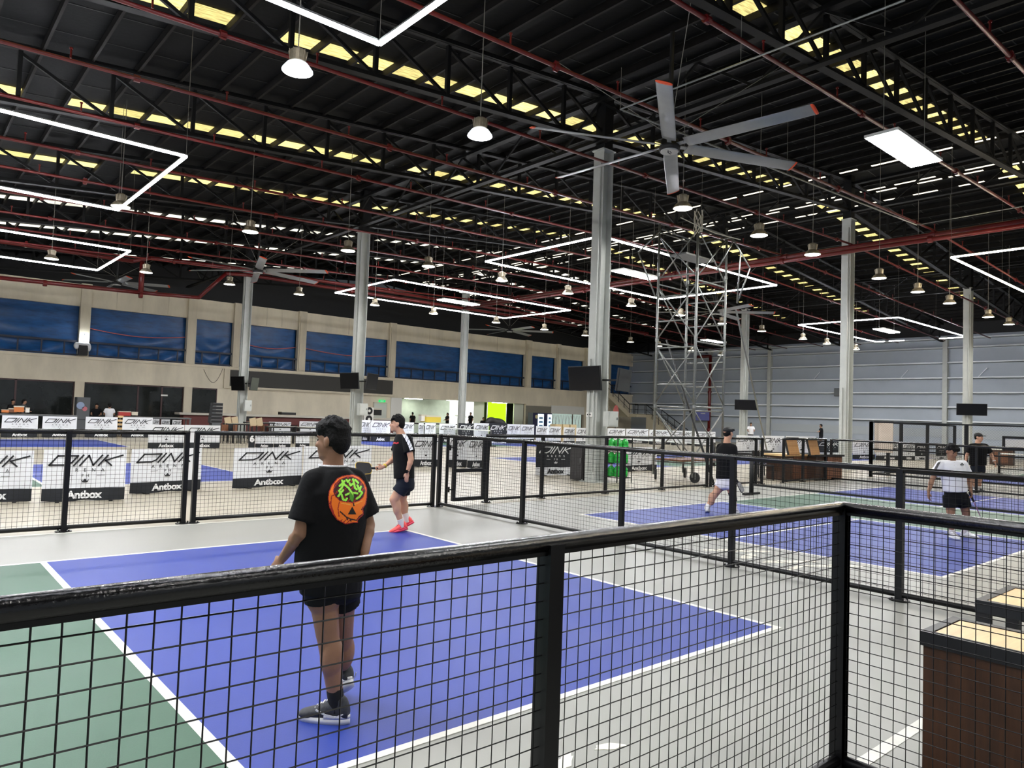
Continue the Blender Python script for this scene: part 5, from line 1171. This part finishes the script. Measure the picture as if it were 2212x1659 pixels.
    for sd in 'RL': hp, kn = J['hip'+sd], J['kn'+sd]; b.tube(hp.lerp(kn, -.05), hp.lerp(kn, short_len), .1*g, 18, shorts_r*g)
    shorts = blob(b, 'shorts', bottom, t, voxc, 3)
    for sd in 'RL':
        kn, an = J['kn'+sd], J['an'+sd]
        if socks is not None:
            b = MB(); hgt = J.get('sock'+sd, .16); d = nrm(kn-an); b.tube(an-d*.04, an+d*hgt, .045*g, 16, .047*g); b.ell(an-d*.03+nrm(J['to'+sd])*.02, (.044*g,)*3, 12, 8); blob(b, 'sock', socks, t, .008 if vox < .011 else vox*.8, 2)
        shoe(t, an, J['to'+sd], shoes[0], shoes[1], (1.1 if vox < .009 else 1.0) if vox < .02 else .95, J.get('tilt'+sd, 0.0), stripe=shoes[2] if len(shoes) > 2 else None)
    return t, dict(body=body, shirt=shirt, shorts=shorts, E=E, A3=A3, F=F, ax=ax, fy=fy, spine=spine)
def pj(D0, **k):
    """joints given as pixel and depth offset"""
    out = {}
    for n, v in k.items(): out[n] = atD(v[0], v[1], D0+(v[2] if len(v) > 2 else 0))
    return out
# ---- A: the player with the pumpkin shirt, seen from behind
D = 4.06
J = pj(D, hc=(718, 953, .02), neck=(719, 1007, .03), shL=(677, 1041, -.09), shR=(766, 1038, .1), elL=(650, 1150, -.14), wrL=(612, 1204, -.02), elR=(795, 1134, .14), wrR=(788, 1192, .02),
       hipL=(694, 1246, -.03), hipR=(737, 1247, .06), knL=(708, 1372, 0), anL=(727, 1520, 0), knR=(738, 1385, .2), anR=(741, 1472, .3))
FA = nrm(-RH*.5+FH*.85)
J.update(hf=nrm(-RH*.97+FH*.3-UZ*.03), hu=UZ, F=FA, hdL=nrm(-RH*.6+FH*.2-UZ*.7), hdR=nrm(-RH*.3-FH*.35-UZ*.9), toL=nrm(-RH*.97+FH*.16), toR=nrm(-RH*.6+FH*.8), tiltR=.55, base=G(707, 1560), sockL=.09, sockR=.1, slr=.088)
J['anL'].z = .104; J['anR'].z = max(J['anR'].z, .18)
pA, iA = person('person in black tee with orange pumpkin print on the back, closest to camera', J, skin_tan, tee, shorts_black, (shoe_dark, shoe_sole, white_paint), hair='mop', vox=.0085, voxc=.009, hs=.98, sleeve=.78, seed=3, short_len=.4, legg=1.17, hem=atD(711, 1240, D+.02), top_r=(.212, .15), shorts_r=.108)
b = MB(); ring = []
for k in range(33): a = 2*PI*k/32; ring.append(J['neck']+iA['spine']*(.004+.012*math.cos(a+PI/2)*0)+iA['ax']*(.076*math.cos(a))+iA['fy']*(.07*math.sin(a)))
b.path(ring, .007, 6); b.build('white_collar_band', white_tee, pA, True)
# pumpkin print: small flat patches pressed onto the back of the shirt
dg = bpy.context.evaluated_depsgraph_get(); bvh = BVHTree.FromPolygons([v.co for v in iA['shirt'].data.vertices], [p.vertices[:] for p in iA['shirt'].data.polygons])
orgA = ORG[pA.name]
def inside(pl, x, y):
    c = False; j = len(pl)-1
    for i in range(len(pl)):
        if (pl[i][1] > y) != (pl[j][1] > y) and x < (pl[j][0]-pl[i][0])*(y-pl[i][1])/(pl[j][1]-pl[i][1])+pl[i][0]: c = not c
        j = i
    return c
def near(pl, x, y, w_):
    for (a, b_) in zip(pl, pl[1:]):
        dx, dy = b_[0]-a[0], b_[1]-a[1]; L = dx*dx+dy*dy or 1; q = max(0, min(1, ((x-a[0])*dx+(y-a[1])*dy)/L))
        if (x-a[0]-q*dx)**2+(y-a[1]-q*dy)**2 < w_*w_: return True
    return False
# outlines traced in print units (816 x 952)
OUTL = [(330,110),(430,102),(520,135),(590,200),(630,300),(635,420),(615,540),(575,600),(580,690),(500,770),(500,812),(440,812),(320,835),(250,800),(190,770),(130,690),(75,580),(55,450),(70,350),(110,260),(190,160),(260,125)]
HOLE = [(160,250),(230,180),(330,140),(430,140),(520,185),(580,260),(600,340),(570,430),(520,480),(430,510),(320,500),(230,480),(170,420),(140,350)]
NOSE = [(415,570),(475,690),(350,690)]; EYE2 = [(575,560),(580,620),(540,628)]
GRN = [[(265,190),(285,240),(260,300),(220,340),(260,400),(280,470),(320,480),(335,455)], [(330,180),(350,210),(375,180)], [(425,170),(440,230),(455,300),(480,320)], [(290,240),(360,300),(410,370),(425,440)], [(490,260),(520,330),(560,370),(520,430),(480,455)], [(210,420),(280,330)], [(320,400),(370,380)], [(440,370),(490,380)], [(375,230),(390,262),(420,240)], [(540,280),(520,350)], [(230,270),(300,200)], [(460,180),(500,225)]]
LEAF = [(370,380),(400,375),(440,430),(425,510),(380,470)]
RIB = [[(190,380),(110,420),(100,540),(140,660)], [(225,505),(205,600),(220,720)], [(90,500),(110,620),(190,760)]]
MOUTH = [[(240,650),(330,730),(400,760),(480,775),(520,720),(575,680)], [(330,730),(345,765)], [(385,752),(395,785)], [(430,520),(440,560)]]
pm_or = mat('print orange', (255, 128, 26), .7); pm_red = mat('print red outline', (170, 36, 30), .7); pm_dk = mat('print maroon', (58, 18, 20), .7); pm_gr = mat('print green', (172, 250, 84), .7); pm_gd = mat('print dark green', (84, 160, 40), .7); pm_bk = mat('print black', (16, 10, 10), .7); pm_hi = mat('print highlight', (255, 176, 70), .7)
PM = [pm_or, pm_red, pm_dk, pm_gr, pm_gd, pm_bk, pm_hi]
def pcol(x, y):
    if not inside(OUTL, x, y): return None
    if near(OUTL+[OUTL[0]], x, y, 13): return 1
    if inside(HOLE, x, y):
        if inside(LEAF, x, y): return 4
        if any(near(g, x, y, 15) for g in GRN): return 3
        if any(near(g, x, y, 21) for g in GRN): return 5
        return 2 if (int(x/18)+int(y/23)) % 5 else 1
    if near(HOLE+[HOLE[0]], x, y, 10): return 1
    if inside(NOSE, x, y) or inside(EYE2, x, y): return 5
    if any(near(g, x, y, 7) for g in RIB): return 1
    if any(near(g, x, y, 10) for g in MOUTH): return 2
    if y > 760 and x < 400 or x < 95 and y > 480: return 1 if (x+y) % 60 < 22 else 0
    if near([(255,525),(330,535),(385,548)], x, y, 7) or near([(440,545),(560,490)], x, y, 6): return 6
    return 0
NX, NY = 104, 122; grid = {}; mbp = MB(); vid = {}; vs = []; fs = []; ms = []
backn = -FA
for j in range(NY+1):
    for i in range(NX+1):
        x, y = 40+i*(610/NX), 90+j*(760/NY); u_, v_ = 700+x*120/816, 1010+y*140/952
        o_ = CAM-orgA; d_ = ray(u_, v_).normalized(); hit = bvh.ray_cast(o_, d_)
        if hit[0] is not None: grid[(i, j)] = hit[0]-d_*.0035
for j in range(NY):
    for i in range(NX):
        c = pcol(40+(i+.5)*(610/NX), 90+(j+.5)*(760/NY))
        ks = [(i, j), (i, j+1), (i+1, j+1), (i+1, j)]
        if c is None or any(k not in grid for k in ks): continue
        for k in ks:
            if k not in vid: vid[k] = len(vs); vs.append(grid[k])
        fs.append([vid[k] for k in ks]); ms.append(c)
me = bpy.data.meshes.new('pumpkin_print'); me.from_pydata(vs, [], fs); [me.materials.append(m_) for m_ in PM]; me.polygons.foreach_set('material_index', ms); me.update()
o = link('pumpkin_print', me, iA['shirt']); o['label'] = 'orange jack-o-lantern print with green squiggles'
# ---- B: coral shoes
D = 10.62
J = pj(D, hc=(858, 916, 0), neck=(868, 938, 0), shL=(879, 948, -.17), shR=(864, 946, .17), elL=(888, 992, -.24), wrL=(880, 1020, -.25), elR=(851, 991, .16), wrR=(829, 1008, .0), hipL=(877, 1041, -.08), hipR=(874, 1041, .09), knL=(850, 1079, -.12), anL=(868, 1127, -.06), knR=(868, 1084, .1), anR=(879, 1122, .1))
FB = nrm(-RH*.95-FH*.3); J.update(hf=nrm(-RH*.97-FH*.15), hu=UZ, F=FB, hdL=nrm(-RH*.1-UZ), hdR=nrm(-RH*.9+UZ*-.25-FH*.1), toL=nrm(-RH*.97-FH*.2), toR=nrm(-RH*.95-FH*.05), tiltL=.25, tiltR=.5, base=G(866, 1147), sockL=.09, sockR=.1, curlR=.9, palmL=RH*.3+FH)
J['anL'].z = .115; J['anR'].z = max(.15, J['anR'].z)
pB, iB = person('person in black tee, navy shorts and coral shoes holding a paddle', J, skin_fair, tee, shortm, (coral, coral2), hair='bangs', vox=.0105, voxc=.011, hs=1.03, sleeve=.66, socks=sock_w, seed=5, short_len=.62, girth=1.02, hem=atD(873, 1034, D), top_r=(.2, .15))
bw = MB(); bw.tube(J['wrR'].lerp(J['elR'], .06), J['wrR'].lerp(J['elR'], .13), .034, 14); bw.build('yellow_wristband', mat('yellow band', (214, 190, 40), .5), pB, True)
bw = MB(); e = J['wrL'].lerp(J['elL'], .03); e2 = J['wrL'].lerp(J['elL'], .1); bw.tube(e, e2, .034, 14); wt = bw.build('smart_watch', blackm, pB, True); bw = MB(); bw.obox((e+e2)/2-FH*.036-RH*.012, RH, UZ, FH, .02, .022, .006); bw.build('watch_face', screenm, wt)
# pale patterned strip along the shoulder and sleeve
bvB = BVHTree.FromPolygons([v.co for v in iB['shirt'].data.vertices], [p.vertices[:] for p in iB['shirt'].data.polygons]); oB = ORG[pB.name]
def strip_on(bv, org, poly, mats, root, name, n=24, w_=4.0, pick=lambda i, j: 0, off=.006, m=4):
    vs, fs, ms, ok = [], [], [], {}
    L = len(poly)-1
    for i in range(n+1):
        q = i/n*L; k = min(int(q), L-1); f = q-k; a, b_ = poly[k], poly[k+1]; x, y = a[0]+(b_[0]-a[0])*f, a[1]+(b_[1]-a[1])*f
        dx, dy = b_[0]-a[0], b_[1]-a[1]; l_ = math.hypot(dx, dy); nx, ny = -dy/l_, dx/l_
        for j in range(m+1):
            s = (j/m-.5)*w_; d_ = ray(x+nx*s, y+ny*s).normalized(); h = bv.ray_cast(CAM-org, d_)
            if h[0] is not None: ok[(i, j)] = len(vs); vs.append(h[0]-d_*off)
    for i in range(n):
        for j in range(m):
            ks = [(i, j), (i+1, j), (i+1, j+1), (i, j+1)]
            if all(k in ok for k in ks): fs.append([ok[k] for k in ks]); ms.append(pick(i, j))
    me = bpy.data.meshes.new(name); me.from_pydata(vs, [], fs); [me.materials.append(q) for q in mats]; me.polygons.foreach_set('material_index', ms); me.update(); return link(name, me, root)
strip_on(bvB, oB, [(870, 934), (878, 946), (885, 960), (889, 972)], [white_tee, tee2], iB['shirt'], 'sleeve_strip', 30, 7.5, lambda i, j: 1 if (i*7+j*5) % 6 == 0 else 0)
strip_on(bvB, oB, [(848, 959), (852, 956), (856, 958), (861, 956)], [mat('red chest print', (176, 34, 48), .7)], iB['shirt'], 'chest_print', 10, 3.2)
# ---- paddles
def paddle(label, grip, d, face, L=.39, wd=.19, face_m=None, edge_m=None):
    t = thing('pickleball_paddle', label, 'paddle', grip, 'pickleball paddles'); d = nrm(d); n = V(face); n = (n-d*n.dot(d)).normalized(); x = d.cross(n).normalized()
    b = MB(); b.tube(grip-d*.06, grip+d*.1, .016, 10, .018); b.ell(grip-d*.06, (.02,)*3, 10, 6); b.build('handle', blackm, t, True)
    def outl(k): 
        pts = []
        for (cx_, cy_, a0) in ((wd/2-.05, L-.16-.05, 0), (-(wd/2-.05), L-.16-.05, PI/2), (-(wd/2-.06), .05, PI), (wd/2-.06, .05, 1.5*PI)):
            for q in range(5): a = a0+q*PI/8; pts.append((cx_+.05*k*math.cos(a), cy_+.05*k*math.sin(a)))
        return pts
    b = MB(); b.prism(outl(1), grip+d*.1-n*.007, x, d, n*.014); b.build('blade', face_m or mat('dark paddle face', (34, 34, 36), .4), t)
    b = MB(); pts = [grip+d*.1+x*p[0]+d*p[1] for p in outl(1.02)]; b.path(pts+[pts[0]], .008, 6); b.build('edge_guard', edge_m or blackm, t)
paddle('black pickleball paddle with gold edge held by the coral shoe player', J['wrR']+nrm(J['hdR'])*.09, -RH*.8+UZ*.0-FH*.5, UZ*.45-FH*.9+RH*.2, edge_m=mat('gold edge', (206, 172, 70), .4))
# ---- C: flat cap, white shorts, knee brace
D = 14.13
J = pj(D, hc=(1573, 936, 0), neck=(1570, 957, 0), shR=(1584, 968, -.15), shL=(1556, 966, .12), elR=(1585, 1001, -.22), wrR=(1588, 1021, -.24), elL=(1553, 1000, .25), wrL=(1563, 1022, .34), hipR=(1575, 1042, -.06), hipL=(1561, 1042, .07), knL=(1543, 1070, .06), anL=(1528, 1102, .0), knR=(1583, 1071, -.06), anR=(1587, 1104, -.06))
FC = nrm(RH*.7+FH*.7); J.update(hf=nrm(RH*.82+FH*.5), hu=UZ, F=FC, hdR=nrm(RH*.1-UZ), hdL=nrm(RH*.5-UZ*.6), toR=nrm(RH*.6+FH*.8), toL=nrm(RH*.3+FH*.9), tiltL=.25, base=G(1558, 1109), sockL=.05, sockR=.05, curlR=.9)
J['anL'].z = .11; J['anR'].z = .094
pC, iC = person('person in flat cap, black tee and white shorts with a knee brace', J, skin_fair, tee, shorts_white, (shoe_white, shoe_sole), vox=.012, voxc=.013, hs=1.08, sleeve=.7, cap='flat', socks=sock_w, seed=7, short_len=.42, girth=1.1, hem=atD(1569, 1034, D), top_r=(.205, .15))
b = MB(); a = J['knR'].lerp(J['hipR'], .28); c = J['knR'].lerp(J['anR'], .42); b.tube(a, J['knR'], .08, 16, .072); b.tube(J['knR'], c, .072, 16, .066); br = b.build('knee_brace', mat('black brace', (30, 32, 38), .8), pC, True)
for f in (.1, .35): q = J['knR'].lerp(J['hipR'], f) if f < .3 else J['knR'].lerp(J['anR'], .15); b = MB(); b.tube(q-UZ*.008, q+UZ*.008, .079, 16); b.build('brace_strap', plastic_gray, br, True)
b = MB(); b.tube(J['wrR'].lerp(J['elR'], .06), J['wrR'].lerp(J['elR'], .26), .04, 14); b.build('black_wristband', sock_b, pC, True)
paddle('grey pickleball paddle hanging from the hand of the flat cap player', J['wrR']+nrm(J['hdR'])*.1, RH*.5-UZ*.84+FH*.05, -FH*.55+RH*.8, L=.36, wd=.17, face_m=mat('grey paddle face', (112, 114, 116), .5))
# ---- D: white polo, looking down
D = 11.93
J = pj(D, hc=(2056, 976, -.02), neck=(2057, 995, .06), shR=(2032, 1003, 0), shL=(2081, 1003, 0), elR=(2013, 1037, .03), wrR=(2006, 1062, -.05), elL=(2094, 1036, .05), wrL=(2097, 1060, -.04), hipR=(2051, 1072, 0), hipL=(2078, 1071, .02), knR=(2054, 1112, -.05), anR=(2056, 1150, -.02), knL=(2087, 1110, 0), anL=(2085, 1148, .06))
FD = nrm(-FH*.95+RH*.2); J.update(hf=nrm(-FH*.88+RH*.14-UZ*.36), hu=nrm(UZ-FH*.32), F=FD, hdR=nrm(-UZ), hdL=nrm(-UZ+RH*.1), toR=nrm(-FH), toL=nrm(-FH*.75+RH*.65), base=G(2070, 1162), sockL=.05, sockR=.05, curlL=.9)
J['anL'].z = .094; J['anR'].z = .094
pD, iD = person('person in white polo and black shorts looking down, holding a purple paddle', J, skin_tan, white_tee, shorts_black, (shoe_white, shoe_sole), hair='bangs', vox=.0115, voxc=.012, hs=1.02, sleeve=.7, socks=sock_w, seed=9, short_len=.62, hem=atD(2063.5, 1062, D), top_r=(.205, .145))
b = MB(); nk = J['neck']; 
for q in (-1, 1): b.obox(nk+iD['fy']*.07+iD['ax']*(q*.045)-UZ*.012, iD['ax'], (UZ*.7-iD['fy']*.5+iD['ax']*q*.3).normalized(), (iD['fy']*.8+UZ*.5).normalized(), .04, .03, .006)
b.build('collar', white_tee, iD['shirt'])
bvD = BVHTree.FromPolygons([v.co for v in iD['shirt'].data.vertices], [p.vertices[:] for p in iD['shirt'].data.polygons]); oD = ORG[pD.name]
for (x0, y0, x1, y1, w_) in ((2074.4, 1003.6, 2078, 1002.4, 2.2), (2078.6, 1002.4, 2082, 1003.6, 2.2), (2078.2, 999.6, 2078.4, 1003.5, 2.4), (2074.5, 1004.8, 2082, 1004.8, .7), (2075.5, 1006.0, 2081, 1006.0, .6)): strip_on(bvD, oD, [(x0, y0), (x1, y1)], [ink], iD['shirt'], 'chest_emblem', 5, w_)
for k in range(3): strip_on(bvD, oD, [(2027+k*2.2, 998.5-k*.8), (2018+k*2.2, 1014)], [ink], iD['shirt'], 'sleeve_stripe', 10, 1.2, off=.008)
for v_ in (999, 1004): q = bvD.ray_cast(CAM-oD, ray(2061, v_).normalized()); (q[0] is not None) and (lambda bb: (bb.ell(q[0]+oD, (.007,)*3, 8, 5), bb.build('button', white_paint, iD['shirt'])))(MB())
paddle('purple edged pickleball paddle held low by the white polo player', J['wrL']+nrm(J['hdL'])*.09, RH*.42-UZ*.9, RH*.85+UZ*.35-FH*.5, edge_m=mat('purple edge', (126, 84, 120), .4))
# ---- E: black cap, walking towards the camera
D = 21.33
J = pj(D, hc=(2114, 945, 0), neck=(2112.5, 957.5, .02), shR=(2098, 964, 0), shL=(2129, 964, 0), elR=(2089, 983, .1), wrR=(2085, 1000, .0), elL=(2142, 983, .0), wrL=(2148, 997, -.1), hipR=(2105, 1013, 0), hipL=(2119, 1013, 0), knR=(2106, 1037, .1), anR=(2105, 1056, .2), knL=(2116, 1036, -.05), anL=(2115, 1056, -.05))
J.update(hf=nrm(-FH*.75+RH*.6), hu=UZ, F=nrm(-FH*.9+RH*.4), hdR=nrm(-UZ), hdL=nrm(RH*.3-UZ*.8), toR=nrm(-FH+RH*.3), toL=nrm(-FH+RH*.5), base=G(2113, 1062), sockL=.08, sockR=.08)
J['anL'].z = .094; J['anR'].z = .12
pE, iE = person('person in black cap and black tee walking in the far right cage', J, skin_fair, tee, shortm, (shoe_dark, shoe_sole), vox=.013, voxc=.015, hs=1.15, sleeve=.7, cap='peak', socks=sock_w, seed=13, short_len=.7, girth=1.15, hem=atD(2112, 1005, D), top_r=(.215, .15))
b = MB(); b.tube(J['wrL'].lerp(J['elL'], .05), J['wrL'].lerp(J['elL'], .16), .042, 12); b.build('white_wristband', sock_w, pE, True)
paddle('dark pickleball paddle in the hand of the black cap player', J['wrL']+nrm(J['hdL'])*.09, RH*.9-UZ*.15, UZ, L=.3)
# ---- small figures further off, standing or seated
def far_person(label, u, v, Yp=None, Xp=None, D0=None, head_v=True, F=None, top=tee, bottom=shorts_black, sk=skin_tan, arms=0, seat=0.0, hat=None, lh=False, h=1.68, seed=1):
    """(u, v) = pixel of the head centre"""
    q = onY(u, v, Yp) if Yp else onX(u, v, Xp); F = nrm(F if F is not None else -FH); R = F.cross(UZ).normalized(); k = h/1.72
    zt = q.z; b0 = V((q.x, q.y, 0)); z0 = zt-1.6*k
    P = lambda a, f, z: V((b0.x, b0.y, 0))+R*(a*k)+F*(f*k)+UZ*(z0+z*k)
    JJ = dict(hc=P(0, .02, 1.6), neck=P(0, 0, 1.46), shR=P(.18, 0, 1.4), shL=P(-.18, 0, 1.4), hipR=P(.09, 0, .92), hipL=P(-.09, 0, .92), knR=P(.1, .03, .5), knL=P(-.1, .05, .5), anR=P(.11, 0, .094), anL=P(-.11, .02, .094), base=b0+UZ*z0, hf=F, hu=UZ, F=F, toR=F, toL=F)
    if arms == 0: JJ.update(elR=P(.24, -.02, 1.12), elL=P(-.24, -.02, 1.12), wrR=P(.24, .08, .88), wrL=P(-.24, .08, .88), hdR=-UZ, hdL=-UZ)
    elif arms == 1: JJ.update(elR=P(.24, .06, 1.14), elL=P(-.24, .06, 1.14), wrR=P(.16, .3, 1.1), wrL=P(-.16, .3, 1.1), hdR=F, hdL=F)
    else: JJ.update(elR=P(.3, .05, 1.45), elL=P(-.26, .1, 1.18), wrR=P(.14, .06, 1.62), wrL=P(-.1, .25, 1.2), hdR=nrm(-R+UZ*.3), hdL=F)
    t, info = person(label, JJ, sk, top, bottom, (shoe_dark, shoe_sole), vox=.02, voxc=.022, hs=k*1.0, hands=False, socks=None, cap=hat, long_hair=lh, seed=seed, girth=k, hem=P(0, 0, .86))
    return t
far_person('person in black tee behind the food counter, leftmost vendor', 28, 868, Yp=40.5, F=(.5, -1, 0), arms=1, seed=21)
far_person('person in charcoal tee with tied hair reaching over the food counter', 52, 868, Yp=40.6, F=(1, -.4, 0), top=tee2, arms=1, lh=True, seed=22)
far_person('person in printed black tee between the banners and the dark fridge', 209, 877, Yp=40.4, F=(-.3, -1, 0), arms=1, seed=23)
far_person('person in white tee with back turned at the right food counter', 237, 877, Yp=39.9, F=(.2, 1, 0), top=white_tee, arms=1, seed=24)
far_person('person in black tee standing against the pale green alcove wall', 891.5, 894, Yp=45.0, F=(0, 1, 0), seed=25)
far_person('person in black side-on at the alcove counter', 967, 895, Yp=45.2, F=(-1, .1, 0), arms=1, lh=True, seed=26)
far_person('person in black before the white backlit poster', 1017, 894, Yp=45.0, F=(-1, -.2, 0), seed=27)
far_person('person sitting low left of the lime panel', 1044, 905, Yp=43.2, F=(-.3, -1, 0), seed=28)
far_person('person in white tee on the far court left of the column behind the scaffold strut', 1622, 917, Xp=45.0, F=(-.6, -.5, 0), top=white_tee, arms=1, seed=29)
far_person('person in black with one arm raised on the far court', 1774, 920, Xp=47.0, F=(-.3, 1, 0), arms=2, seed=30)
for k in ('working',):
    pass
